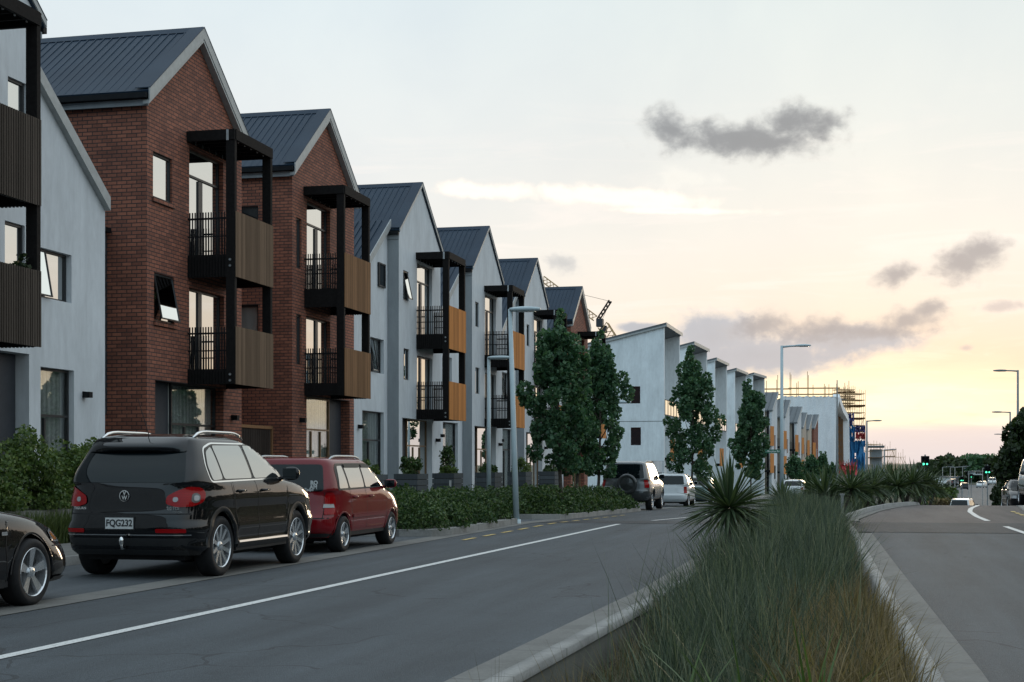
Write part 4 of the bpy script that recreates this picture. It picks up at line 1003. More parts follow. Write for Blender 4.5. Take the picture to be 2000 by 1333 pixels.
# ---------------------------------------------------------------- generic far cars
def far_car(kind, paint_, loc, rz, label, name='parked_car', cat='car', group=None, spare=False, ptxt=None):
    if kind == 'jeep': rows = [(.40, .12, 4.45, .84, 9), (.52, .02, 4.6, .91, 8), (.68, .0, 4.66, .93, 8), (.80, .04, 4.64, .93, 8), (.98, .06, 4.5, .92, 8), (1.08, .07, 4.2, .90, 7), (1.14, .08, 3.65, .88, 8), (1.19, .09, 3.45, .86, 10), (1.4, .14, 3.25, .81, 11), (1.66, .24, 2.9, .745, 11), (1.76, .28, 2.75, .71, 9), (1.81, .4, 2.6, .63, 6), (1.83, .8, 2.2, .4, 5)]; wh = (.9, 3.6); bl = 6; wr = .37
    elif kind == 'hatch': rows = rows_r; wh = (.62, 3.01); bl = 6; wr = .285
    else: rows = [(.22, .15, 4.35, .80, 8), (.36, .03, 4.45, .85, 7), (.54, .0, 4.48, .87, 7), (.70, .03, 4.46, .872, 6), (.84, .06, 4.2, .865, 6), (.92, .12, 3.9, .85, 6), (.97, .5, 3.4, .82, 7), (1.0, .62, 3.15, .79, 8), (1.16, .80, 2.88, .73, 9), (1.32, 1.05, 2.55, .665, 8), (1.40, 1.3, 2.3, .58, 6), (1.44, 1.6, 2.1, .3, 4)]; wh = (.85, 3.5); bl = 5; wr = .31
    B = Body(rows, bl, wh, wr, wr + .05)
    r = car(name, label, loc, rz, B, paint_, B.hw(2) - .13, wr, wr * .66, 6, 'single', group=group, cat=cat)
    zb = B.z(bl) + .06; zt = max(q[0] for q in rows) - .13; yb_, yt = B.yr(B.w_of(zb)), B.yr(B.w_of(zt)); fb, ft = B.yf(B.w_of(zb)), B.yf(B.w_of(zt)); hb, ht = B.hw(B.w_of(zb)), B.hw(B.w_of(zt))
    e = .32 if kind != 'sedan' else .5
    both('side_window', [(yb_ + e, zb), (fb - .3, zb), (ft - .22, zt), (yt + e * .7, zt)], B.side, M['car_side_glass'], r, off=.007, r=.06)
    mb = MB()
    for f_ in (.3, .62): ribbon(mb, dense_line([(yb_ + (fb - yb_) * f_, zb), (yb_ + (fb - yb_) * f_, zt)]), B.side, .06, .011)
    mb.build('door_pillar', M['trim_black'], r)
    patch('rear_window', [(-hb + .14, zb), (hb - .14, zb), (ht - .1, zt + .02), (-ht + .1, zt + .02)], B.rear, M['car_glass'], r, off=.008, r=.06)
    patch('windscreen', [(-hb + .12, zb), (hb - .12, zb), (ht - .1, zt + .02), (-ht + .1, zt + .02)], B.front, M['car_glass'], r, off=.008, r=.06)
    def fq(q, z, off): return B.pt(q, B.w_of(z), off)
    z0_, z1_ = {'jeep': (.86, 1.14), 'hatch': (.62, .90), 'sedan': (.68, .86)}[kind]
    for sg in (1, -1):
        a = patch('tail_light', [(.80, z0_), (.80, z1_), (1.03, z1_), (1.04, z0_)], fq, M['red_lens'], r, off=.012, grid=.05, r=.02)
        h_ = patch('headlight', [(3.0, z0_ - .08), (3.0, z1_ - .14), (3.35, z1_ - .14), (3.35, z0_ - .08)], fq, M['clear_lens'], r, off=.012, grid=.05, r=.02)
        if sg < 0:
            for o_ in (a, h_):
                for v in o_.data.vertices: v.co.x = -v.co.x
                o_.data.flip_normals()
    mirror(r, B, fb - .35, zb, paint_ if kind != 'jeep' else 'trim_black', (.2, .12, .16))
    if kind == 'jeep':
        rails(r, .68, .5, 2.6, lambda y: 1.76, 'galvanised', .07)
        patch('bumper', [(-.9, .42), (.9, .42), (.9, .74), (-.9, .74)], B.rear, M['paint_grey'], r, off=.05, r=.04)
        both('side_cladding', [(1.36, .42), (3.13, .42), (3.13, .80), (1.36, .80)], B.side, M['paint_grey'], r, off=.02, r=.02)
        arch_trim(r, B, 'paint_grey', .09, .03)
    if spare:
        sb = MB(); sb.lathe([(-.02, .36), (-.20, .37), (-.235, .33), (-.245, .28), (-.22, .26), (-.235, .22), (-.25, 0)], 'y', 36, 0, (.12, .04, 1.0)); so_ = sb.build('spare_wheel_cover', M['paint_grey'], r, True)
        for k in range(3): b_ = MB(); t_ = R(90 + 120 * k); b_.bar((.12, -.212, 1.0), (.12 + .25 * math.cos(t_), -.195, 1.0 + .25 * math.sin(t_)), .03, .03, up=(0, 1, 0)); b_.build('cover_rib', M['paint_grey'], so_)
    if ptxt:
        plate(r, B, -.55 if kind == 'jeep' else 0, .86 if kind == 'jeep' else (.42 if kind == 'hatch' else .60), ptxt, y=None)
    return r
gl_ = 'cars parked along the left kerb'
far_car('jeep', 'paint_gunmetal', (-8.37, 53.6, g(-8.4, 56)), 0, 'grey four wheel drive with dark spare wheel cover on its back door', group=gl_, spare=True, ptxt='UX4029')
far_car('hatch', 'paint_white', (-8.2, 65.2, g(-8.2, 67)), 0, 'small pale hatchback parked in front of the four wheel drive', group=gl_)
far_car('sedan', 'paint_green', (-8.1, 74.6, g(-8, 76)), 0, 'pale grey green saloon half hidden behind the spiky plant', group=gl_, ptxt='DKR618')
far_car('sedan', 'paint_white', (-4.9, 110.5, g(-4.9, 112)), R(-4), 'white saloon beyond the sign pole, partly behind the grasses', group=gl_)
# ================================================================ PLANTS
def unit(n, r=rng):
    v = r.normal(size=(n, 3)); return v / np.linalg.norm(v, axis=1)[:, None]
def leaf_mesh(name, Cn, size, mat, parent=None, aspect=1.5, up=.0, fold=.25, r=rng, local=None):
    """one folded leaf per centre"""
    n = len(Cn); s = size * r.uniform(.6, 1.25, n)[:, None]
    t_ = unit(n, r); t_[:, 2] += up; t_ /= np.linalg.norm(t_, axis=1)[:, None]
    b = np.cross(t_, unit(n, r)); b /= np.linalg.norm(b, axis=1)[:, None] + 1e-9; nn_ = np.cross(t_, b)
    a0 = Cn - t_ * s * aspect / 2; a1 = Cn + t_ * s * aspect / 2
    l = Cn + b * s / 2 + nn_ * s * fold; l2 = Cn - b * s / 2 + nn_ * s * fold
    V = np.stack([a0, l, a1, l2], 1).reshape(-1, 3); i = np.arange(n) * 4
    Fq = np.stack([i, i + 1, i + 2, i + 3], 1)
    return np_mesh(name, V, Fq, mat, parent)
def blades(name, base, height, lean, width, mat, parent=None, seg=5, az=None, r=rng, curve=1.6, kind=None, label=None, flat=False, droop=0):
    n = len(base); az = r.uniform(0, 2 * np.pi, n) if az is None else az
    d = np.stack([np.cos(az), np.sin(az), np.zeros(n)], 1); sd = np.stack([-np.sin(az), np.cos(az), np.zeros(n)], 1)
    tw_ = r.uniform(-1.2, 1.2, n)[:, None] if not flat else np.zeros((n, 1)); sd = sd * np.cos(tw_) + d * np.sin(tw_)
    rows = []
    for k in range(seg + 1):
        u = k / seg
        c = base + d * (lean * height * u ** curve)[:, None]; c[:, 2] += height * (np.sqrt(np.maximum(1 - (lean * .8) ** 2, .1)) * u - droop * np.abs(lean) * u ** 3)
        w_ = (width * (1 - u) ** .6 * (.6 + .8 * min(1, u * 4)))[:, None] if k < seg else (width * .04)[:, None]
        rows += [c - sd * w_ / 2, c + sd * w_ / 2]
    V = np.stack(rows, 1).reshape(-1, 3); m = 2 * (seg + 1); i = np.arange(n) * m
    Fq = np.concatenate([np.stack([i + 2 * k, i + 2 * k + 1, i + 2 * k + 3, i + 2 * k + 2], 1) for k in range(seg)])
    o = np_mesh(name, V, Fq, mat, parent)
    return tag(o, label=label, kind=kind) if (label or kind) else o
def garr(x, y): return np.array([g(a, b) for a, b in zip(x, y)])

# ---- median: rushes, dry carex, a few flax blades
def median_xy(n, y0, y1, xl=.0, xr=1.0, r=rng, p=1.0):
    y = y0 + (y1 - y0) * r.uniform(0, 1, n) ** p; a = np.array([ML(v) + KT + .05 for v in y]); b = np.array([MR(v) - KT - .05 for v in y])
    u = r.uniform(xl, xr, n); return a + (b - a) * u, y
def tufts(nt, per, y0, y1, xl, xr, rad, h, hv, lean, wd, mat, name, label, seed, p=1.0, cond=None, dz=-.26, curve=1.6, seg=5, droop=0, hscale=None):
    r = np.random.default_rng(seed); tx, ty = median_xy(nt, y0, y1, xl, xr, r, p)
    if cond is not None: k = cond(tx, ty); tx, ty = tx[k], ty[k]
    nt = len(tx); th = r.uniform(.6, 1.2, nt) * (hscale(tx, ty) if hscale else 1)
    i = np.repeat(np.arange(nt), per); n = len(i); a = r.uniform(0, 2 * np.pi, n); q = rad * np.sqrt(r.uniform(0, 1, n))
    x = tx[i] + q * np.cos(a); y = ty[i] + q * np.sin(a); B_ = np.stack([x, y, garr(tx, ty)[i] + dz], 1)
    H = h * th[i] * r.uniform(1 - hv, 1 + hv * .4, n); L_ = lean * r.uniform(.15, 1.2, n)
    az = a + r.normal(0, .7, n); ta = r.uniform(0, 6.28, nt)[i]; tl = np.abs(r.normal(0, .28, nt))[i]
    vx = L_ * np.cos(az) + tl * np.cos(ta); vy = L_ * np.sin(az) + tl * np.sin(ta); az = np.arctan2(vy, vx); L_ = np.minimum(np.hypot(vx, vy), 1.15)
    W_ = wd * r.uniform(.6, 1.3, n) * np.maximum(1, ty[i] / 14)       # far blades are merged: fewer and wider
    return blades(name, B_, H, L_, W_, mat, az=az, r=r, curve=curve, seg=seg, droop=droop, kind='stuff', label=label)
def right_of(x, y): return (x - np.array([ML(v) for v in y])) / np.array([MR(v) - ML(v) for v in y])
hs = lambda x, y: np.clip(.55 + .5 * right_of(x, y) * 0 + .45 * np.clip((y - 8) / 10, 0, 1), .5, 1.05) * np.clip(.55 + right_of(x, y) * 1.3, .5, 1) * np.clip(1.5 - right_of(x, y) * .75, .7, 1) * (.88 + .14 * np.sin(x * 4.1 + y * 1.3) * np.sin(y * 2.3))
tufts(200, 75, 8.0, 19, .06, .84, .08, 1.06, .5, .42, .0088, M['rush'], 'rush_clump', 'blue green rushes filling the median nearest the camera', 11, cond=lambda x, y: (right_of(x, y) > .44 - (y - 8.2) * .06) & (right_of(x, y) < .58 + (y - 8) * .03), hscale=hs)
tufts(300, 100, 17, 37, .03, .80, .16, 1.0, .45, .34, .0062, M['rush'], 'rush_clump', 'blue green rushes further along the median', 12, p=.8, hscale=hs)
tufts(190, 75, 7.4, 14, .56, .985, .10, .66, .4, .95, .0075, M['dry_grass'], 'dry_grass', 'rusty arching dry grass along the right kerb of the median', 13, cond=lambda x, y: right_of(x, y) > .66 - (y - 7.6) * .01, curve=1.9, seg=6, droop=.35)
tufts(120, 80, 13.5, 36, .80, .95, .10, .50, .4, .7, .005, M['dry_grass'], 'dry_grass', 'dry reddish grass further along the right kerb of the median', 14, curve=1.9, droop=.3)
tufts(200, 60, 7.4, 13, .06, .62, .12, .30, .5, .9, .005, M['dead_grass'], 'dead_grass', 'dead grass lying on the bare soil by the left kerb of the median', 15, curve=1.4, droop=.5, seg=4)
tufts(70, 60, 8.0, 13, .35, .75, .12, .66, .5, .5, .005, M['rush'], 'short_rush', 'short green rushes on the thin patch of the median', 16, cond=lambda x, y: right_of(x, y) > .30)
tufts(26, 16, 7.7, 16.5, .04, .2, .07, .56, .4, .5, .0036, M['dry_grass'], 'kerb_grass', 'sparse seeding grass along the left kerb of the median', 18)
tufts(120, 60, 37, 62, .05, .72, .3, .85, .4, .4, .006, M['rush'], 'rush_clump', 'rushes on the median beyond the raised crossing', 17)
# seed stems standing over the rushes
r_ = np.random.default_rng(5); x, y = median_xy(1500, 9, 30, .2, .9, r_)
blades('seed_stem', np.stack([x, y, garr(x, y) - .25], 1), r_.uniform(.6, 1.25, 1500), r_.uniform(.05, .45, 1500), np.full(1500, .005), M['rush'], kind='stuff', label='thin seed stems standing above the rushes', r=r_)
def flax(x, y, n, h, label, seed, group='flax plants at the foot of the median'):
    r = np.random.default_rng(seed); B_ = np.zeros((n, 3)); B_[:, :2] = r.normal(0, .03, (n, 2)); az = r.uniform(0, 6.28, n)
    o = blades('flax_plant', B_, h * r.uniform(.6, 1.1, n), r.uniform(.1, .75, n), np.full(n, .02), M['flax'], az=az, flat=True, r=r, seg=7, droop=.1)
    o.location = (x, y, g(x, y) - .27); return tag(o, label, 'plant', group)
flax(-.62, 7.75, 16, .86, 'yellow green flax at the bottom edge of the picture, left of the other', 2); flax(-.22, 7.9, 14, .86, 'yellow green flax at the bottom edge of the picture, right of the other', 3)
flax(-.95, 8.0, 9, .7, 'small flax among the dead grass near the bottom edge', 4)
# mulch
r_ = np.random.default_rng(9); x, y = median_xy(9000, 7.2, 14, .02, .75, r_); z = garr(x, y) - .265 + r_.uniform(0, .02, 9000)
o = leaf_mesh('mulch', np.stack([x, y, z], 1), .022, M['dead_grass'], aspect=2.5, r=r_); tag(o, 'brown mulch chips and dead leaves on the soil of the median', kind='stuff')

# ---- cordylines (spiky heads on a short trunk)
def cordyline(x, y, trunk, L, n, label, seed, heads=1, group='spiky cordylines of the median', wd=.035):
    r = np.random.default_rng(seed); root = empty('cordyline', (x, y, g(x, y) - .2), label, 'plant', group=group)
    tb = MB(); hp = []
    for k in range(heads):
        a = 2 * math.pi * k / heads + .6; o_ = 0 if heads == 1 else .35 * trunk
        p = (o_ * math.cos(a), o_ * math.sin(a), trunk * (1 - .12 * k)); hp.append(p)
        tb.tube([(0, 0, 0), (p[0] * .3, p[1] * .3, p[2] * .5), p], [.09, .07, .055], 9)
    tb.build('trunk', M['bark'], root, True)
    Bs = []; dirs = []
    for p in hp:
        m = n // heads; u = r.uniform(-.55, 1, m); az = r.uniform(0, 6.283, m)
        for i in range(m): dirs.append((math.sqrt(1 - u[i] ** 2) * math.cos(az[i]), math.sqrt(1 - u[i] ** 2) * math.sin(az[i]), u[i])); Bs.append(p)
    Bs = np.array(Bs); D = np.array(dirs); m = len(D); Ls = L * r.uniform(.75, 1.12, m)
    side_ = np.cross(D, np.array([0, 0, 1.0])); side_ /= np.linalg.norm(side_, axis=1)[:, None] + 1e-6
    rows = []; seg = 6
    sag = r.uniform(.05, .38, m) * (1 - np.clip(D[:, 2], 0, 1) * .85)
    for k in range(seg + 1):
        u = k / seg; c = Bs + D * (.04 + Ls * u)[:, None]; c[:, 2] -= sag * Ls * u ** 2.2
        w_ = wd * (.45 + 1.6 * u * (1 - u) ** .8 + .1) * (1 - u ** 4) + .001
        fold = np.cross(D, side_) * w_ * .3
        rows += [c - side_ * w_ / 2, c + fold, c + side_ * w_ / 2]
    V = np.stack(rows, 1).reshape(-1, 3); i = np.arange(m) * 3 * (seg + 1)
    Fq = np.concatenate([np.stack([i + 3 * k + j, i + 3 * k + j + 1, i + 3 * k + j + 4, i + 3 * k + j + 3], 1) for k in range(seg) for j in (0, 1)])
    np_mesh('foliage', V, Fq, M['cordyline_leaf'], root); return root
cordyline(-1.55, 18.2, 1.03, .66, 230, 'largest spiky cordyline in the median, in front of the parked saloon', 21)
cordyline(-.5, 35.0, 1.0, .75, 260, 'broad dark cordyline right of the sign pole', 22, 2, wd=.045); cordyline(-1.0, 41.5, .95, .7, 200, 'low spreading cordyline behind the broad dark one', 23, 2, wd=.045)
for i, (px, dz_, yy, tr, n_, lb) in enumerate([(1722, 0, 60, .9, 240, 'spiky cordyline below the scaffolded building, left of the traffic light group'), (1745, 0, 66, 1.2, 240, 'taller spiky cordyline just left of the green traffic light'), (1768, 0, 57, .8, 220, 'spiky cordyline with a pale skirt under the far lamp'), (1792, 0, 63, 1.0, 240, 'spiky cordyline under the green traffic light'), (1812, 0, 72, 1.1, 200, 'last spiky cordyline before the road drops out of sight'), (1690, 0, 52, .6, 220, 'low cordyline where the median widens')]):
    q = P(px, 940, yy); cordyline(q[0], q[1], tr + .25, .95, n_, lb, 30 + i, 2, wd=.065)
cordyline(-2.3, 46, .6, .7, 160, 'small cordyline half buried in the rushes beyond the crossing', 41, 1, wd=.05)

# ---- broadleaf shrubs
def shrub(name, label, loc, size, n, leafsz, mat, seed, cat='shrub', group=None, clumps=40, top=.35, parent=None, kind=None, shape=None, fill=.35):
    """size = (length along x, along y, height); made of many leafy clumps"""
    r = np.random.default_rng(seed); cs = []
    while len(cs) < clumps:
        u = r.uniform(-1, 1, 3); u[2] = abs(u[2])
        q_ = (abs(u[0]) ** 3 + abs(u[1]) ** 3 + abs(u[2]) ** 3)
        if q_ < 1 and q_ > fill * r.uniform(0, 1): cs.append(u)
    cs = np.array(cs) * np.array([size[0] / 2, size[1] / 2, size[2]]) * .9
    cr = r.uniform(.6, 1.2, clumps) * min(size[0], size[1], size[2]) * top
    i = r.integers(0, clumps, n); d_ = unit(n, r) * (r.uniform(.35, 1.0, n) ** .6)[:, None]
    Cn = cs[i] + d_ * cr[i][:, None]; Cn[:, 2] = np.abs(Cn[:, 2]) + .02
    o = leaf_mesh(name, Cn, leafsz, mat, None, r=r, up=.25); o.location = loc
    return tag(o, label, None if kind else cat, group, kind)
# hedge on the retaining wall, behind the black cars
hs_ = [(-13.35, 19.2, 1.5), (-13.3, 20.7, 1.2), (-13.35, 22.0, 1.35), (-13.3, 23.2, 1.1), (-13.35, 24.3, 1.2), (-13.3, 25.4, .8)]
hl = ['leafy hedge shrub at the left edge, under the pale house', 'leafy hedge shrub, second from the left edge', 'leafy hedge shrub in front of the glazed ground door', 'leafy hedge shrub just left of the black car roof', 'leafy hedge shrub with a tall shoot behind the black car', 'low leafy hedge shrub where the row ends at the brick wall']
for i, (x, y, h) in enumerate(hs_): shrub('hedge_shrub', hl[i], (x, y, .62), (1.0, 1.5, h), 5200, .05, M['hedge_leaf'], 50 + i, 'hedge', 'hedge shrubs on the retaining wall', 60, .2)
x = r_.uniform(-12.75, -12.35, 9000); y = r_.uniform(16, 27, 9000)
blades('strip_grass', np.stack([x, y, np.full(9000, .1)], 1), r_.uniform(.25, .62, 9000), r_.uniform(.1, .6, 9000), np.full(9000, .016), M['strip_grass'], kind='stuff', label='green grass strip at the foot of the low grey wall', r=r_)
# ground cover in the two beds
def cover(name, label, x0, x1, y0, y1, h, n, seed, edge=.5):
    r = np.random.default_rng(seed); nc = int((x1 - x0) * (y1 - y0) * 5.5); cx = r.uniform(x0, x1, nc); cy = r.uniform(y0, y1, nc)
    e = np.minimum(np.minimum(cx - x0, x1 - cx), np.minimum(cy - y0, y1 - cy)); hh = h * (.5 + .5 * np.clip(e / edge, 0, 1)) * r.uniform(.75, 1.15, nc)
    i = r.integers(0, nc, n); d_ = unit(n, r); rad = r.uniform(.2, .36, nc)[i]
    Cn = np.stack([cx[i] + d_[:, 0] * rad, cy[i] + d_[:, 1] * rad, garr(cx, cy)[i] + .1 + np.abs(d_[:, 2]) * hh[i] * r.uniform(.55, 1, n) ** .5 + .02], 1)
    o = leaf_mesh(name, Cn, .045 if y0 < 36 else .06, M['cover_leaf'], r=r, up=.3); return tag(o, label, kind='stuff')
cover('ground_cover', 'low glossy ground cover shrubs in the bed in front of the first lamp pole', -12.1, -7.9, 27.2, 34.3, .74, 60000, 71)
cover('ground_cover', 'low glossy ground cover shrubs in the bed beside the silver four wheel drive', -12.0, -7.75, 38.6, 53, .74, 62000, 72)
cover('ground_cover', 'ground cover shrubs at the far parking bays', -12.0, -9.9, 58, 100, .7, 16000, 73)

# ---- street trees
def tree(label, x, y, h, r0, seed, trunk=1.7, n=9000, mat='tree_leaf', group='street trees along the left kerb', leafsz=.105, name='street_tree', lobes=3, tr=.055, squat=1.0, z=None, skew=(0, 0)):
    r = np.random.default_rng(seed); z = g(x, y) if z is None else z
    root = empty(name, (x, y, z), label, 'tree', group=group)
    tb = MB(); tops = []
    lean = r.normal(0, .06, 2)
    tb.tube([(0, 0, -.1), (lean[0] * .3, lean[1] * .3, trunk * .5), (lean[0], lean[1], trunk), (lean[0] * 1.6, lean[1] * 1.6, h * .62), (lean[0] * 1.8, lean[1] * 1.8, h * .9)], [tr * 1.15, tr, tr * .85, tr * .5, tr * .12], 9)
    spine = []
    nb = 16
    for k in range(nb):
        u = k / nb; z0 = trunk * .85 + (h * .72 - trunk * .85) * u; a = k * 2.4 + r.uniform(-.4, .4); L_ = r0 * (1.05 - .5 * u) * r.uniform(.75, 1.1)
        p0 = Vector((lean[0], lean[1], z0)); p2 = p0 + Vector((math.cos(a) * L_ * .75, math.sin(a) * L_ * .75, L_ * 1.25)); p1 = p0.lerp(p2, .5) + Vector((math.cos(a), math.sin(a), -.3)) * L_ * .12
        tb.tube([p0, p1, p2], [tr * .42, tr * .28, tr * .08], 6); spine.append((p1, p2))
    tb.build('trunk', M['bark'], root, True)
    def prof(u):  # crown radius against height, ragged columnar egg
        return r0 * (math.sin(math.pi * min(1, u * .92 + .10) ** .85)) ** .7
    cz0 = trunk * .82; cs = []; cr = []
    ph = r.uniform(0, 6.28, 4); nl = 46
    # leading shoots give the top an uneven outline
    shoots = [(r.uniform(-.45, .45) * r0, r.uniform(-.45, .45) * r0, r.uniform(.80, 1.0)) for _ in range(lobes)]; shoots[0] = (shoots[0][0] * .3, shoots[0][1] * .3, 1.0)
    for k in range(nl):
        u = (k + r.uniform(0, 1)) / nl * .88; a = k * 2.399 + r.uniform(-.5, .5); R0 = prof(u) * (1 + .22 * math.sin(3 * a + ph[0] + u * 5)); q_ = r.uniform(.3, 1.1) ** .7
        cs.append((R0 * q_ * math.cos(a) + lean[0] + skew[0] * u, R0 * q_ * math.sin(a) + lean[1] + skew[1] * u, cz0 + (h - cz0) * u)); cr.append(r0 * r.uniform(.15, .36))
    for (sx_, sy_, su) in shoots:
        for k in range(7):
            u = .55 + (su - .55) * (k + 1) / 7; cs.append((sx_ * (1.2 - .2 * k / 7) + lean[0] + r.normal(0, .04), sy_ * 1.1 + lean[1], cz0 + (h - cz0) * u)); cr.append(r0 * (.30 - .026 * k))
    for p1, p2 in spine: cs.append(tuple(p2)); cr.append(r0 * r.uniform(.16, .28))
    cs = np.array(cs); cr = np.array(cr); w_ = cr ** 2; i = r.choice(len(cs), n, p=w_ / w_.sum())
    d_ = unit(n, r) * (r.uniform(.45, 1.05, n) ** .5)[:, None]; Cn = cs[i] + d_ * cr[i][:, None] * np.array([1, 1, 1.15])
    leaf_mesh('crown', Cn, leafsz, M[mat], root, aspect=1.15, r=r)
    return root
tree('street tree nearest the camera, first right of the tall lamp pole', -8.25, 41.3, 5.75, .84, 101, 1.8, 9500, leafsz=.115)
tree('street tree between the first and third of the close trio', -8.75, 46.2, 4.4, .68, 102, 1.7, 7000, leafsz=.115)
tree('third street tree, in front of the big white house wall', -8.85, 50.8, 6.15, .86, 103, 1.8, 9500, leafsz=.115, lobes=4)
tree('street tree beyond the silver hatchback, against the white skillion houses', -7.9, 71.5, 7.5, 1.2, 104, 1.9, 11000, leafsz=.14, lobes=4)
tree('street tree over the spiky plant, against the last white house', -7.0, 98.5, 7.8, 1.12, 105, 2.0, 9500, leafsz=.18, lobes=3)
for i, (px, D, h, lb) in enumerate([(1552, 134, 3.9, 'small street tree right of the sign pole, above the white saloon'), (1584, 142, 3.9, 'small street tree, second beyond the sign pole'), (1606, 152, 4.4, 'small thin street tree in front of the wrapped building'), (1622, 160, 3.4, 'small street tree at the foot of the wrapped building')]):
    q = P(px, 940, D); tree(lb, q[0], q[1], h, .85, 110 + i, .8, 2600, leafsz=.2)
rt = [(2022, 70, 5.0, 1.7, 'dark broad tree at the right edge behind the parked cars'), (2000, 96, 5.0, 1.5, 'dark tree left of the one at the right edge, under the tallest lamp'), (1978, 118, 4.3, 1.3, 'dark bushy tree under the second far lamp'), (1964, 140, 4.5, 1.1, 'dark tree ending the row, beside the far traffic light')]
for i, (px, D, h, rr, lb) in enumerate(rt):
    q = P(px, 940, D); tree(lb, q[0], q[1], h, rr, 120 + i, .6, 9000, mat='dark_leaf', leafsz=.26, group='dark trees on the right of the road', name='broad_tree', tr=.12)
# trees across the street, right outside the picture: windows and paint mirror them
# ---- planter boxes with plants, along the forecourt
pls = [(-12.6, 33.5, 'a', .75, 1.15), (-12.6, 37.2, 'b', .7, .9), (-12.6, 41.0, 'c', .6, 1.1), (-12.6, 44.9, 'd', .65, 1.6), (-12.5, 49.8, 'e', .65, 1.3), (-12.5, 54.6, 'f', .6, 1.2), (-12.5, 60, 'g', .6, 1.1)]
pn = ['dark slatted planter box nearest the red car with a white emblem on its end', 'second dark slatted planter box, before the first grey gabled house', 'third dark slatted planter box with a small bush', 'dark slatted planter box behind the thinner lamp pole with broad leaves', 'dark slatted planter box behind the taller lamp pole, round bush on top', 'dark slatted planter box behind the first street tree with spiky grass', 'farthest dark slatted planter box beside the third tree trunk']
for i, (x, y, k, h, L_) in enumerate(pls):
    px = empty('planter_box', (x, y, .28 if y > 33 else .3), pn[i], 'planter', group='planter boxes along the forecourt'); mb = MB()
    for j in range(5):
        z0 = j * .17; z1 = z0 + .155
        mb.box(-.35, .35, -.55, -.52, z0, z1); mb.box(-.35, .35, .52, .55, z0, z1); mb.box(.32, .35, -.519, .519, z0, z1); mb.box(-.35, -.32, -.519, .519, z0, z1)
    mb.build('board_side', M['planter_board'], px)
    mb = MB(); mb.box(-.315, .315, -.515, .515, .02, .74); mb.build('soil_fill', M['soil'], px)
    if i in (0, 1, 3): mb = MB(); mb.box(-.05 + .25, .27, -.556, -.551, .42, .62); mb.build('emblem', M['plate'], px)
    if i not in (0,): shrub('planter_bush', ['', 'thin broad leaved bush growing from the second planter box', 'small bush growing from the third planter box', 'broad leaved bush behind the thinner lamp pole', 'round dense bush behind the taller lamp pole', 'spiky bush behind the first street tree', 'small bush in the farthest planter box'][i], (x, y, 1.0), (.6, .9, .34 + .12 * (i % 3)), 900, .06, M['hedge_leaf' if i % 2 else 'cover_leaf'], 80 + i, 'plant', 'bushes in the planter boxes', 16, .3)
tree('small standard tree in a pot before the first grey gabled house', -13.4, 47.6, 1.5, .24, 131, .9, 500, mat='cover_leaf', group='pot trees', leafsz=.08, name='pot_tree', z=.55)
# pot plants on balconies
def potplant(x, y, z, h, label, seed):
    root = empty('pot_plant', (x, y, z), label, 'plant', group='pot plants on the balconies'); mb = MB(); mb.lathe([(0, .001), (0, .10), (.24, .14), (.24, .11)], 'z', 16); mb.build('pot', M['dark_cladding'], root, True)
    r = np.random.default_rng(seed); n = 260; d_ = unit(n, r) * r.uniform(.2, 1, n)[:, None]; Cn = d_ * np.array([.2, .2, h / 2]) + np.array([0, 0, .25 + h / 2]); leaf_mesh('foliage', Cn, .07, M['dark_leaf'], root, r=r); mb = MB(); mb.tube([(0, 0, .2), (0, 0, .25 + h * .7)], .012, 6); mb.build('stem', M['stem'], root)
potplant(-14.6, 33.6, 6.27, .75, 'thin pot plant on the upper balcony of the nearer brick house', 1); potplant(-14.55, 33.5, 3.6, .55, 'small pot plant on the lower balcony of the nearer brick house', 2)
potplant(-14.35, 23.4, 3.9, .95, 'leafy pot plant reaching round the post of the left edge house', 3)
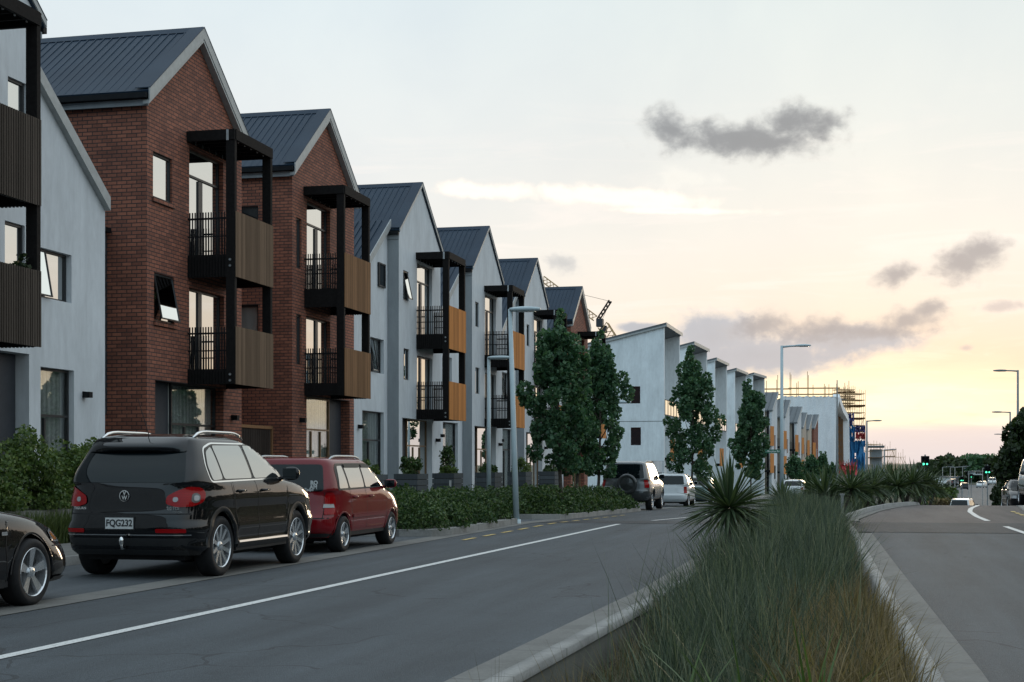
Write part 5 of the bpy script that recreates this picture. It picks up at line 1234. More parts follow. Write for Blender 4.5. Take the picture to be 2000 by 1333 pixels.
# ================================================================ WHITE SKILLION HOUSES AND BEYOND
def white_house(px, D, label, L_=7.5, rz=0, ztop=11.5, depth=9, win=True, base=None, recess=True, lowz=None):
    q = P(px, 910, D); base = g(q[0], q[1]) if base is None else base
    r = empty('white_house', (q[0], q[1], base), label, 'house', rz, group='white houses with tilted roofs'); H = ztop - base; Hb = H - depth * .235
    holes = []
    wb = MB()
    if win: holes = [(1.75, 2.55, 6.95, 8.2), (1.7, 2.45, 3.9, 5.2), (.0 + .02, 1.2, -.2, 2.75, 1.4)]
    # near side wall, its top follows the roof: main rectangle then the wedge
    gridwall(wb, (0, 0, 0), (-1, 0, 0), depth, -1.5, Hb, holes, .15, (0, -1, 0), 0, rmi=1)
    wb.poly([(0, 0, Hb), (-depth, 0, Hb), (0, 0, H)])
    wb.box(-.28, 0, .002, .30, -1.5 if not recess else 2.75, H - .05); wb.box(-1.3, 0, L_ - .3, L_, -1.5, H - .05)
    wb.poly([(-depth, 0, -1.5), (-depth, L_, -1.5), (-depth, L_, Hb), (-depth, 0, Hb)])
    wb.poly([(0, L_ + .002, -1.5), (-depth, L_ + .002, -1.5), (-depth, L_ + .002, Hb), (0, L_ + .002, H)])
    wb.poly([(-1.3, .3, -1.5), (-1.3, L_ - .3, -1.5), (-1.3, L_ - .3, H - .3), (-1.3, .3, H - .3)], 1)
    wb.build('wall', [M['plaster_white'], M['plaster']], r)
    rb = MB(); rb.prism([(-depth - .2, Hb - .05), (.18, H + .04), (.18, H + .26), (-depth - .2, Hb + .17)], -.12, L_ + .12, 'y'); rb.build('roof', M['roof_grey'], r)
    fb = MB(); fb.box(.183, .21, -.14, L_ + .14, H - .02, H + .25); fb.prism([(-depth - .2, Hb - .12), (.18, H - .03), (.18, H + .09), (-depth - .2, Hb + .03)], -.15, -.122, 'y'); fb.build('fascia', M['fascia'], r)
    if win:
        for h in holes[:2]: mb = MB(); mb.box(-h[1], -h[0], .08, .1, h[2], h[3]); mb.build('window', M['dark_window_glass'], r)
        mb = MB(); mb.box(-1.02, -.35, 1.2, 1.22, .9, 1.9); mb.build('window', M['dark_window_glass'], r)
        mb = MB(); mb.box(-depth, -.02, -.006, -.002, 5.62, 5.66); mb.build('wall_joint', M['roof_grey'], r)
    for z0, m_ in ((3.0, 'orange_slat'),):
        pb = MB(); n = 14
        for k in range(n): pb.box(.32, .36, .9 + k * 2.4 / n, .9 + (k + .93) * 2.4 / n, z0 - .25, z0 + 1.4)
        pb.build('balcony_panel', M[m_], r); fb = MB(); fb.box(-1.29, .315, .85, 3.35, z0 - .25, z0); fb.build('balcony', M['black_timber'], r)
    gb = MB(); gb.box(-.02, .03, .35, L_ - .35, 6.1, 6.15); gb.box(-.02, .03, .35, L_ - .35, 7.2, 7.25)
    for k in range(6): gb.box(-.02, .03, .4 + k * (L_ - .9) / 5, .45 + k * (L_ - .9) / 5, 6.15, 7.2)
    bl_ = gb.build('balustrade', M['black_metal'], r); pb = MB(); pb.box(0, .008, .35, L_ - .35, 6.16, 7.19); pb.build('pane', M['window_glass'], bl_)
    wn = MB(); wn.box(-1.29, -1.25, .8, L_ - .8, 5.9, H - 1.2); wn.box(-1.29, -1.25, .8, L_ - .8, 3.0, 5.3); wn.build('window', M['window_glass'], r)
    return r
white_house(1297, 108, 'nearest and tallest looking white house, dark square window in its blank side wall', 8.5, R(-1))
white_house(1352, 122, 'second white house, its roof edge just over the top of the street tree', 8, R(-3), win=False, ztop=11.3)
white_house(1396, 136, 'third white house, right of the street tree', 8, R(-3), win=False, ztop=11.0)
white_house(1435, 149, 'fourth white house, behind the tree over the spiky plant', 8, R(-4), win=False, ztop=10.9)
white_house(1470, 161, 'last white house, beside the grey gabled row', 7, R(-7), win=False, ztop=11.2)

def gabled_far(px, py, D, label, wall, rz, L_=6.0, brown=False):
    """narrow three storey house, half gable rising away from us; px, py = top corner of the gable"""
    q = P(px, py, D); base = g(q[0], q[1]); H = q[2] - base
    r = empty('gabled_house', (q[0], q[1], base), label, 'house', rz, group='far gabled houses beyond the white ones'); e = H - L_ * .36
    wb = MB(); dp = 8
    # local: far gable corner at y=0, near corner at y=-L_
    wb.poly([(0, -L_ * .55, -1), (0, 0, -1), (0, 0, H), (0, -L_ * .55, e)]); wb.poly([(0, 0, -1), (-dp, 0, -1), (-dp, 0, H), (0, 0, H)])
    wb.poly([(0, -L_ * .55, -1), (-.35, -L_ * .55, -1), (-.35, -L_ * .55, e), (0, -L_ * .55, e)])
    wb.poly([(-.35, -L_ * .55 + .4, -1), (-1.3, -L_ * .55 + .4, -1), (-1.3, -L_ * .55 + .4, e), (-.35, -L_ * .55 + .4, e)], 1); wb.poly([(-1.3, -L_ * .55, -1), (-8, -L_ * .55, -1), (-8, -L_ * .55, e), (-1.3, -L_ * .55, e)])
    wb.build('wall', [M[wall], M['plaster_warm']], r)
    rb = MB(); rb.prism([(-L_ * .57, e - .1), (0, H), (0, H + .18), (-L_ * .57, e + .08)], -dp, .12, 'x')
    for k in range(10): rb.bar((-.5 - k * .75, -L_ * .57, e + .12), (-.5 - k * .75, 0, H + .22), .06, .07)
    rf = rb.build('roof', M['roof_grey'], r); bb = MB(); bb.prism([(-L_ * .57, e - .16), (0, H - .08), (0, H + .22), (-L_ * .57, e + .14)], .123, .17, 'x'); bb.build('barge_board', M['fascia'], rf)
    fb = MB(); xn = -L_ * .55 - .02
    for a in (-.45, -1.35): fb.box(a - .12, a + .12, xn - .1, xn, -1, e)
    fb.build('post', M['black_metal'], r)
    for z0 in (2.6, 5.8):
        if z0 + 1 > e: continue
        mb = MB(); mb.box(-1.3, .05, xn - 1.2, xn - .101, z0, z0 + .25); b_ = mb.build('balcony', M['black_metal'], r)
        mb = MB()
        for k in range(8): mb.box(-1.3 + k * .16, -1.25 + k * .16, xn - 1.2, xn - 1.17, z0 + .25, z0 + 1.25)
        mb.build('railing', M['black_metal'], b_)
        mb = MB(); mb.box(.06, .1, xn - 1.2, xn + .9, z0 - .1, z0 + 2.2); mb.build('balcony_panel', M['orange_slat'], b_)
    wn = MB(); wn.box(.01, .03, -1.9, -1.1, 5.2, 7.0); wn.box(.01, .03, -1.9, -1.1, 1.8, 3.4); wn.build('window', M['dark_window_glass'], r)
    return r
for a in [(1518, 769, 178, 'first far gabled house, pale grey with three orange screens, left of the sign pole', 'plaster', R(-8)), (1542, 784, 192, 'second far gabled house, its screen just right of the sign pole', 'plaster', R(-8)),
          (1565, 797, 206, 'third far gabled house with beige balcony bays', 'plaster', R(-9)), (1574.5, 808.5, 217, 'fourth far gabled house, beige narrow front', 'plaster_warm', R(-7)), (1585, 813, 228, 'fifth far gabled house, beige narrow front against the brown one', 'plaster_warm', R(-7)), (1598, 812, 240, 'brown half finished gabled house touching the white wrapped building', 'red_brick', R(-10))]: gabled_far(*a)

# the wrapped building: white shrink wrap over a scaffold, folds and an open end
q0 = P(1530, 775, 262); q1 = P(1630, 775, 252); q2 = P(1655, 800, 268); gb_ = -3.0
wr = empty('wrapped_building', (q1[0], q1[1], gb_), 'big building under white shrink wrap at the end of the row', 'building')
def loc(q, z=None): return (q[0] - q1[0], q[1] - q1[1], (q[2] if z is None else z) - gb_)
mb = MB(); A, B_ = Vector(loc(q0)), Vector(loc(q1)); n = 26; m_ = 12; V = []; d_ = (B_ - A).normalized(); nr = Vector((d_.y, -d_.x, 0))
rr = np.random.default_rng(4)
for j in range(m_ + 1):
    for i in range(n + 1):
        p = A.lerp(B_, i / n); top = p.z + .15 * math.sin(i * 1.7); z = top * j / m_; off = .12 * math.sin(i * 2.1 + j * .7) + .1 * rr.normal()
        V.append(tuple(p + nr * off - Vector((0, 0, p.z - z))))
mb.add(V, [(j * (n + 1) + i, j * (n + 1) + i + 1, (j + 1) * (n + 1) + i + 1, (j + 1) * (n + 1) + i) for j in range(m_) for i in range(n)])
C_ = Vector(loc(P(1640, 802, 262))); mb.poly([tuple(B_), (A.x, A.y, A.z), (A.x - 2, A.y + 14, A.z), tuple(B_ + Vector((2, 14, 0)))])
mb.build('shrink_wrap', M['white_metal'], wr, True)
# wrapped arch at the open end, brown framing inside
def post_line(mb, pts, w): 
    for a, b in zip(pts, pts[1:]): mb.bar(a, b, w, w)
mb = MB(); post_line(mb, [loc(P(1626, 925, 254)), loc(P(1627, 808, 254)), loc(P(1633, 776, 254)), loc(P(1641, 800, 258)), loc(P(1651, 818, 262)), loc(P(1653, 925, 262))], 1.1); mb.build('wrapped_edge', M['white_metal'], wr)
mb = MB(); a, b = P(1630, 925, 258), P(1650, 925, 264)
for k in range(9): mb.bar(loc(P(1630, 800 + k * 14, 258)), loc(P(1650, 806 + k * 14, 264)), .35, .3)
for k in range(5): mb.bar(loc(P(1631 + k * 4.6, 925, 258 + k)), loc(P(1631 + k * 4.6, 802 + k * 3, 258 + k)), .3, .3)
mb.build('timber_frame', M['brown_slat'], wr)
mb = MB(); mb.poly([loc(P(1629, 930, 262)), loc(P(1651, 930, 268)), loc(P(1650, 815, 268)), loc(P(1630, 800, 262))]); mb.build('dark_interior', M['dark_cladding'], wr)
# scaffolds: every one a thing with standards, ledgers and netting
def scaffold(name, label, px0, px1, py0, py1, D, nx, nz, dep, mat='galvanised', over=0, seed=1, jit=8, r_=.07):
    a = P(px0, py1, D); b = P(px1, py1, D * 1.01); top = P(px0, py0, D)[2]; z0 = g(a[0], a[1]) if g(a[0], a[1]) < a[2] else a[2]
    z0 = a[2]
    root = empty(name, (a[0], a[1], z0), label, 'scaffold'); rr = np.random.default_rng(seed); d = Vector((b[0] - a[0], b[1] - a[1], 0)); back = Vector((-.2, 1, 0)) * dep; H = top - z0
    mb = MB()
    for i in range(nx + 1):
        for s in (0, 1):
            p = d * (i / nx) + back * s; h = H * (1 - over * rr.uniform(0, 1)); mb.bar(tuple(p), (p.x, p.y, h + rr.uniform(0, jit * .1)), r_, r_, up=(0, 1, 0))
    mb.build('standard', M[mat], root); mb = MB()
    for k in range(1, nz + 1):
        z = H * k / nz
        for s in (0, 1): p0 = back * s; p1 = d + back * s; mb.bar((p0.x, p0.y, z), (p1.x, p1.y, z), r_, r_)
        for i in range(nx + 1): p = d * (i / nx); mb.bar((p.x, p.y, z), (p.x + back.x, p.y + back.y, z), r_, r_)
    mb.build('ledger', M[mat], root)
    for k in range(1, nz, 2): mb = MB(); z = H * k / nz; mb.box(min(0, d.x), max(0, d.x), -.2, dep * .8, z + r_, z + r_ + .08); mb.build('deck_board', M['brown_slat'], root)
    mb = MB()
    for i in range(nx):
        p = d * (i / nx); q_ = d * ((i + 1) / nx); k = min(nz, i); k2 = min(nz, i + 1); k2 = k - 1 if k2 == k else k2; mb.bar((p.x, p.y, H * k / nz), (q_.x, q_.y, H * k2 / nz), r_ * .8, r_ * .8)
    mb.build('brace', M[mat], root); return root
plain('net_blue', (.02, .16, .36), .7, 0, .35, .5); plain('net_purple', (.10, .10, .26), .7, 0, .4, .4); plain('net_red', (.42, .06, .06), .7, 0, .3, .5); plain('scaffold_rust', (.50, .33, .16), .7, 0)
sb = scaffold('scaffold_tower', 'tall scaffold tower with blue netting right of the wrapped building', 1654, 1690, 768, 930, 270, 10, 13, 5, 'scaffold_rust')
def net(root, px0, px1, py0, py1, D, mat, name='netting'):
    o = root.location; a, b = P(px0, py0, D), P(px1, py1, D); n = 14; V = []; rr = np.random.default_rng(int(px0 + py0))
    c = P(px1, py0, D)
    for j in range(7):
        for i in range(n + 1):
            u = i / n; V.append((a[0] + (c[0] - a[0]) * u - o[0], a[1] + (c[1] - a[1]) * u - o[1] - .8 + .25 * rr.normal(), a[2] + (b[2] - a[2]) * j / 6 - o[2] + .12 * rr.normal()))
    mb = MB(); mb.add(V, [(j * (n + 1) + i, j * (n + 1) + i + 1, (j + 1) * (n + 1) + i + 1, (j + 1) * (n + 1) + i) for j in range(6) for i in range(n) if (i * 7 + j * 3 + int(px0)) % 23])
    mb.build(name, M[mat], root)
net(sb, 1654, 1690, 862, 932, 266, 'net_blue'); net(sb, 1652, 1668, 808, 832, 266, 'net_purple'); net(sb, 1670, 1690, 832, 845, 266, 'net_purple'); net(sb, 1653, 1670, 832, 862, 266, 'net_blue'); net(sb, 1671, 1690, 846, 858, 265, 'net_red')
sr = scaffold('site_fence', 'red barrier netting at the foot of the wrapped building', 1640, 1674, 905, 935, 240, 6, 3, 1.5, 'net_red'); sr['category'] = 'barrier'; net(sr, 1640, 1674, 908, 928, 238, 'net_red')
scaffold('scaffold', 'scaffold with stacked decks over the top of the wrapped building', 1636, 1670, 760, 800, 275, 9, 6, 5, 'scaffold_rust', seed=3)
# rebar standing over the wrapped roof
rb_ = empty('roof_framework', P(1490, 775, 285), 'rebar and edge rails standing above the white wrapped roof', 'framework'); o = Vector(rb_.location); mb = MB()
for px, t_ in ((1491, 735), (1493, 745), (1497, 744), (1517, 742), (1519, 733), (1543, 728), (1545, 732), (1556, 748), (1559, 745), (1577, 726), (1579, 733), (1588, 752), (1610, 750), (1612, 754), (1619, 751), (1634, 750), (1650, 748), (1658, 744)):
    a, b = Vector(P(px, 778, 285)) - o, Vector(P(px, t_, 285)) - o; mb.bar(a, b, .11, .11, up=(0, 1, 0))
mb.build('rebar', M['scaffold_rust'], rb_); mb = MB()
for y0_, x0_, x1_ in ((760.5, 1487, 1545), (759, 1540, 1640), (771, 1520, 1640)): mb.bar(Vector(P(x0_, y0_, 285)) - o, Vector(P(x1_, y0_ - .5, 287)) - o, .25, .25)
mb.box(0, 14, 1, 9, -4, -1.2, 0); mb.build('edge_rail', M['scaffold_rust'], rb_)
# low scaffolded building
lb = scaffold('scaffolded_building', 'lower scaffolded building site between the tower and the traffic light', 1695, 1724, 868, 935, 330, 5, 5, 9, 'scaffold_rust', seed=5); lb['category'] = 'building'
mb = MB(); mb.box(.4, 3.1, 1.5, 9, .1, 6.5); mb.build('wall', M['plaster_dark'], lb); mb = MB(); mb.box(-.3, 3.6, -.5, 10, 6.9, 7.3); mb.build('roof_edge', M['roof_grey'], lb)
scaffold('scaffold', 'stepped scaffold frame descending right of the low site', 1724, 1748, 880, 930, 350, 5, 4, 8, 'scaffold_rust', seed=6, jit=22)
scaffold('scaffold', 'farthest low scaffold frame with bristling uprights', 1746, 1768, 893, 930, 370, 5, 3, 8, 'scaffold_rust', seed=7, jit=25)
# crane behind the brick house
cr_ = empty('crane', P(1175, 640, 190), 'luffing tower crane behind the street trees', 'crane'); o = Vector(cr_.location); mb = MB()
def lat(a, b, w, n, mb):
    a, b = Vector(P(*a, 190)) - o, Vector(P(*b, 190)) - o; d = (b - a); s = Vector((0, 0, 1)).cross(d).normalized() * 0 + Vector((-.0, 1, 0)) * w; u = d.cross(Vector((0, 1, 0))).normalized() * w
    c = [s * .5 + u * .5, -s * .5 + u * .5, -s * .5 - u * .5, s * .5 - u * .5]
    for k in c: mb.bar(a + k, b + k, .12, .12)
    for i in range(n):
        p0, p1 = a.lerp(b, i / n), a.lerp(b, (i + 1) / n)
        for k in range(4): mb.bar(p0 + c[k], p1 + c[(k + 1) % 4], .08, .08)
lat((1162, 622), (1060, 545), .7, 16, mb); mb.build('jib', M['scaffold_rust'], cr_); mb = MB(); lat((1168, 625), (1192, 588), .35, 5, mb); mb.build('mast_head', M['black_metal'], cr_)
mb = MB(); lat((1178, 636), (1212, 690), 1.3, 7, mb); mb.build('counter_jib', M['scaffold_rust'], cr_); mb = MB(); c_ = Vector(P(1173, 631, 190)) - o; mb.box(c_.x - .5, c_.x + .35, c_.y - .5, c_.y + .5, c_.z - .5, c_.z + .5); mb.box(c_.x + .1, c_.x + .8, c_.y - .4, c_.y + .4, c_.z - 1.3, c_.z - .4); mb.build('cab', M['dark_cladding'], cr_)
mb = MB(); mb.bar(Vector(P(1192, 589, 190)) - o, Vector(P(1175, 628, 190)) - o, .04, .04); mb.bar(Vector(P(1192, 589, 190)) - o, Vector(P(1085, 563, 190)) - o, .04, .04); mb.build('stay_cable', M['black_metal'], cr_)
# apartment block seen between brick house and trees
q = P(1146, 960, 135); ab = empty('apartment_block', (q[0], q[1], -1), 'pale blue apartment block glimpsed between the far brick house and the trees', 'building')
mb = MB(); mb.box(0, 7, 0, 12, 0, 12.2); mb.build('wall', M['plaster'], ab); mb = MB(); mb.box(-.3, 7.3, -.4, 12.4, 12.2, 12.5); mb.build('roof', M['roof_metal'], ab)
for k in range(3):
    mb = MB(); mb.box(.2, 1.6, -1.0, -.001, 3.2 + k * 3, 3.4 + k * 3)
    for i in range(8): mb.box(.2 + i * .19, .24 + i * .19, -1.0, -.97, 3.4 + k * 3, 4.4 + k * 3)
    mb.build('balcony', M['white_metal'], ab); mb = MB(); mb.box(.4, 1.5, -.03, -.002, 3.5 + k * 3, 5.4 + k * 3); mb.build('window', M['dark_window_glass'], ab)

# ================================================================ LAMPS, LIGHTS, SIGN
def lamp(label, base, h, arm, side, mat='lamp_pole', r=.075, head=.95, lean=(0, 0), armz=0, grp='street lamps'):
    root = empty('street_lamp', base, label, 'street lamp', group=grp); mb = MB(); tx, ty = lean
    mb.tube([(0, 0, -.3), (0, 0, .02)], r * 1.5, 12); mb.tube([(0, 0, 0), (tx * .35, ty * .35, h * .35), (tx, ty, h)], [r, r * .9, r * .66], 14)
    mb.build('pole', M[mat], root, True)
    mb = MB(); z = h - .06 + armz; mb.tube([(tx, ty, z), (tx + side * arm * .5, ty, z + .03), (tx + side * arm, ty, z + .04)], [r * .55, r * .45, r * .42], 10); a_ = mb.build('arm', M[mat], root, True)
    mb = MB(); x0 = tx + side * arm; n = 9; V = []
    for i in range(n + 1):
        u = i / n; w_ = .13 * (math.sin(math.pi * min(1, .12 + u * .86)) ** .55) + .02; hh = .055 * (math.sin(math.pi * min(1, .1 + .85 * u)) ** .6) + .012
        for k in range(10):
            t_ = 2 * math.pi * k / 10; V.append((x0 - side * .12 + side * head * u, ty + w_ * math.cos(t_), z + .05 + hh * math.sin(t_)))
    mb.add(V, [(i * 10 + k, i * 10 + (k + 1) % 10, (i + 1) * 10 + (k + 1) % 10, (i + 1) * 10 + k) for i in range(n) for k in range(10)] + [tuple(range(10)), tuple(n * 10 + k for k in range(10))])
    hd = mb.build('lamp_head', M[mat], root, True); mb = MB(); mb.box(x0 + side * .2 - .12, x0 + side * .2 + .28, ty - .08, ty + .08, z - .012, z + .002); mb.build('lens', M['clear_lens'], hd)
    return root
lamp('tall grey street lamp standing in the first planted bed, head over the pavement', (-7.8, 33.7, .08), 4.92, .12, 1, r=.072, head=.72, lean=(-.15, 0))
lamp('thinner grey street lamp by the forecourt, left of the tall one', (-11.6, 46.2, .12), 4.7, .1, 1, r=.078, head=.8)
lamp('street lamp whose head shows beside the third street tree', (-10.75, 65.8, -.4), 4.6, .1, 1, r=.06, head=.8)
q = P(1527, 978, 70); sp_ = lamp('tall street lamp in the median carrying the green street name sign', (q[0], q[1], q[2]), 7.3, .75, 1, r=.10, head=.72)
q = P(1988, 960, 87); lamp('tallest looking street lamp at the right edge, its arm reaching left', (q[0], q[1], -.7), 7.65, .75, -1, 'lamp_pole_dark', r=.09, head=.75)
q = P(1973, 960, 117); lamp('second street lamp from the right edge, half behind the trees', (q[0], q[1], -2.3), 7.9, .75, -1, 'lamp_pole_dark', r=.09, head=.75)
q = P(1962, 960, 190); lamp('far street lamp whose head shows above the right hand trees', (q[0], q[1], -5.6), 11.0, .5, -1, 'lamp_pole_dark', r=.1, head=.9)
q = P(1693, 960, 125); lamp('street lamp right of the blue scaffold tower', (q[0], q[1], -2.0), 7.15, .6, 1, 'lamp_pole_dark', r=.1, head=.75)
q = P(1727, 960, 160); lamp('lower far street lamp above the spiky plants', (q[0], q[1], -3.6), 6.7, .6, 1, 'lamp_pole_dark', r=.1, head=.8)
q = P(1635, 960, 150); mb = MB(); mb.tube([(q[0], q[1], -2.4), (q[0], q[1], 4.0), (q[0], q[1], 10.0)], [.13, .11, .05], 8); tag(mb.build('mast', M['lamp_pole_dark']), 'plain grey mast in front of the wrapped building', 'mast')
# green street name sign beside the lamp pole
q = P(1509, 882, 69.6); sg_ = empty('street_sign', q, 'green street name sign sticking out left of the tall lamp pole', 'sign'); sg_.rotation_euler = (0, 0, R(8))
plain('sign_green', (.0, .12, .065), .5); plain('sign_white', (.7, .75, .72), .5)
mb = MB(); mb.box(-.34, .36, -.015, .015, -.085, .085); mb.build('board', M['sign_green'], sg_); text_mesh('lettering', '‹ Murphys Rd', .125, M['sign_white'], sg_, Vector((.0, -.02, 0)), (R(90), 0, 0), .002, sx=.92)
mb = MB(); mb.bar((.36, 0, .04), (.46, 0, .04), .03, .03); mb.bar((.36, 0, -.04), (.46, 0, -.04), .03, .03); mb.build('bracket', M['galvanised'], sg_)
# traffic lights
m, t, b, out = new_mat('green_light'); b.inputs['Base Color'].default_value = (.0, .5, .3, 1); b.inputs['Emission Color'].default_value = (.10, 1, .55, 1); b.inputs['Emission Strength'].default_value = 2.2
def signal(px, py, D, s, label, pole=True, back=True, arrow=True):
    q = P(px, py, D); zg = g(q[0], q[1]); root = empty('traffic_light', (q[0], q[1], zg), label, 'traffic light', group='traffic lights at the far junction'); z = q[2] - zg; u = s / F * D
    mb = MB()
    if back: mb.box(-u * .5, u * .5, -.02, .02, z - u * .62, z + u * .62)
    for k in range(3):
        zz = z + u * (.36 - .36 * k)
        for xx in ((-.2, .22) if arrow else (0,)):
            mb.tube([(xx * u, -.02, zz), (xx * u, -.2, zz)], u * .15, 12, cap=False)
    hd = mb.build('signal_head', M['black_metal'], root)
    for xx in ((-.2, .22) if arrow else (0,)):
        lb_ = MB(); lb_.lathe([(-.06, .001), (-.06, u * (.14 if xx < .1 else .11))], 'y', 16, 0, (xx * u, 0, z - u * .36)); lb_.build('green_lamp', M['green_light'], hd)
    if pole: mb = MB(); mb.tube([(0, .12, 0), (0, .12, z + u * .8)], .06, 8); mb.build('pole', M['lamp_pole_dark'], root)
    return root
signal(1807, 901, 118, 16, 'green traffic light above the spiky plants, left of the road')
signal(1929, 918, 150, 13, 'green traffic light right of the road, before the dark trees')
signal(1879, 936, 235, 8, 'small green traffic light far down the road', back=True); signal(1897, 930, 270, 6, 'smallest green traffic light in the valley, right of the other small one', arrow=False)
signal(1727, 944, 75, 3.4, 'low green signal glimpsed among the spiky plants', arrow=False); signal(1717, 955, 74, 3.4, 'lower of the two green signals among the spiky plants', arrow=False)
# post in the grasses
q = P(1645, 990, 31); mb = MB(); mb.box(-.03, .03, -.03, .03, -.2, .78); mb.box(-.05, .05, -.032, .034, .78, .82); o = mb.build('marker_post', M['concrete_light']); o.location = (q[0], q[1], -.05); tag(o, 'short grey marker post standing in the rushes', 'post')
# right hand parked cars and the van over the crest
far_car('jeep', 'paint_white', (6.95, 62.0, g(7.0, 59)), R(180), 'white four wheel drive cut off by the right edge', group='cars parked on the right')
far_car('sedan', 'paint_black', (7.1, 71.5, g(7.1, 69)), R(180), 'dark saloon in front of the white four wheel drive at the right edge', group='cars parked on the right')
q = P(1873, 975, 128); far_car('jeep', 'paint_white', (q[0], q[1], -3.35), R(-14), 'white van like car whose roof shows over the crest of the road', name='driving_car')
for i, (px, py, D, pt_, rz, lb_) in enumerate([(1922, 953, 330, 'paint_white', 160, 'small white car approaching in the valley, left of another'), (1938, 948, 350, 'paint_white', 175, 'small white car in the valley nearest the dark trees'), (1885, 957, 320, 'paint_black', 0, 'tiny dark car in the valley left of the white ones'), (1866, 948, 360, 'paint_grey', 20, 'tiny grey car by the pale sign board in the valley')]):
    q = P(px, py, D); far_car('hatch' if i != 1 else 'jeep', pt_, q, R(rz), lb_, name='driving_car', group='cars in the valley')
# ================================================================ THE VALLEY
def warehouse(px0, px1, pt_, pb, D, label, cols=6, mat='plaster_white'):
    a, b = P(px0, pt_, D), P(px1, pt_, D); z0 = P(px0, pb, D)[2]; r = empty('far_building', (a[0], a[1], z0), label, 'building', math.atan2(b[1] - a[1], b[0] - a[0])); W_ = math.hypot(b[0] - a[0], b[1] - a[1]); H = a[2] - z0
    mb = MB(); mb.box(0, W_, 0, 30, 0, H * .86); mb.build('wall', M[mat], r); mb = MB(); mb.box(-.6, W_ + .6, -1.2, 31, H * .86, H); mb.build('roof', M['roof_grey'], r)
    for k in range(cols): wn = MB(); wn.box(W_ * (k + .12) / cols, W_ * (k + .88) / cols, -.08, -.01, H * .3, H * .72); wn.build('window', M['dark_window_glass'], r)
    return r
warehouse(1824, 1888, 909, 934, 620, 'long flat roofed glazed building closing the far view'); warehouse(1908, 1922, 912, 919, 700, 'small pale far building between the trees', 2); warehouse(1863, 1872, 931, 946, 420, 'pale boxy kiosk beside the valley road', 2); warehouse(1905, 1919, 921, 928, 560, 'low pale far house among the trees right of centre', 3)
warehouse(1890, 1935, 907.5, 916, 950, 'grey roofs of the farthest houses on the skyline', 7, 'plaster')
ft = []
rf_ = np.random.default_rng(77)
for i, (px, D, h, r0_, m_) in enumerate([(1832, 330, 8, 4, 'dark_leaf'), (1846, 360, 9, 4.5, 'dark_leaf'), (1862, 380, 9.5, 4.5, 'dark_leaf'), (1878, 400, 9, 4.5, 'dark_leaf'), (1893, 430, 9, 5, 'dark_leaf'), (1906, 470, 10, 5, 'tree_leaf'), (1918, 500, 10, 5, 'dark_leaf'), (1934, 470, 11, 5.5, 'dark_leaf'), (1948, 400, 11, 5, 'dark_leaf'), (1820, 300, 7, 4, 'dark_leaf'), (1900, 620, 13, 7, 'tree_leaf'), (1925, 640, 14, 7, 'tree_leaf'), (1850, 640, 12, 7, 'dark_leaf'), (1842, 230, 3.5, 2.4, 'hedge_leaf'), (1855, 215, 2.4, 1.6, 'dry_grass'), (1836, 200, 2.6, 1.6, 'dry_grass')]):
    if i in (1, 3, 5, 7): continue
    D = D * 1.5 if i < 10 else D; r0_ = r0_ * 1.3 if i < 10 else r0_; q = P(px, 950, D)
    words = ['leftmost but one dark tree before the glazed building', 'dark round tree before the glazed building', 'second dark round tree before the glazed building', 'dark tree under the right end of the glazed building', 'dark tree left of the small far signals', 'green tree behind the valley road end', 'dark tree behind the pale far house', 'tall dark tree behind the right hand traffic light', 'dark tree touching the right hand row of trees', 'leftmost dark tree of the valley', 'green crown on the skyline left of the signal', 'green crown on the skyline right of the signal', 'dark crown rising behind the glazed building', 'green bush at the valley road bend', 'orange autumn bush at the valley road bend', 'orange dry bush left of the white van roof']
    tree(words[i], q[0], q[1], min(h, (EYE - ((921 - (i % 4) * 2 if i < 10 else 911) - 910) / F * D) - g(q[0], q[1])) * (1 if h > 4 else 1), r0_, 300 + i, .4, 1500, mat=m_, group='valley trees', leafsz=r0_ * .28, name='far_tree', tr=.2)
for i, (px, pt_, D) in enumerate([(1841, 913, 300), (1856, 914, 300), (1865, 913, 310), (1892, 921, 300), (1919, 915, 260), (1939, 916, 230), (1880, 912, 420)]):
    a = P(px, pt_, D); zb = g(a[0], a[1]); mb = MB(); mb.tube([(0, 0, 0), (0, 0, a[2] - zb)], [.11, .06], 6); mb.bar((0, 0, a[2] - zb), (2.2, 0, a[2] - zb + .2), .08, .08); o = mb.build('far_lamp', M['galvanised']); o.location = (a[0], a[1], zb)
    tag(o, ['leftmost thin far lamp post in the valley', 'second thin far lamp post from the left', 'third thin far lamp post, beside the pale kiosk', 'thin far lamp post beside the small green signals', 'thin far lamp post left of the right hand signal', 'thin far lamp post against the dark trees', 'faint farthest lamp post before the glazed building'][i], 'lamp post', 'thin lamp posts in the valley')
sheet('earthworks', lambda y: -9 + (y - 190) * .02, lambda y: 24 + (y - 190) * .1, yr(186, 226, 5), .10, M['asphalt_pink'], 6)
# trees and houses on the other side of the street, outside the picture: mirrored in windows and paint
for i in range(16):
    y = 4 + i * 5.2; tree('%s dark tree of the row across the road, outside the picture' % ['first', 'second', 'third', 'fourth', 'fifth', 'sixth', 'seventh', 'eighth', 'ninth', 'tenth', 'eleventh', 'twelfth', 'thirteenth', 'fourteenth', 'fifteenth', 'sixteenth'][i], 13.2 + (i % 3) * .7, y, 4.0 + (i * 37 % 5) * .4, 2.6, 200 + i, .5, 1300, mat='dark_leaf', group='trees across the road', leafsz=.5, name='broad_tree', tr=.12, z=0)

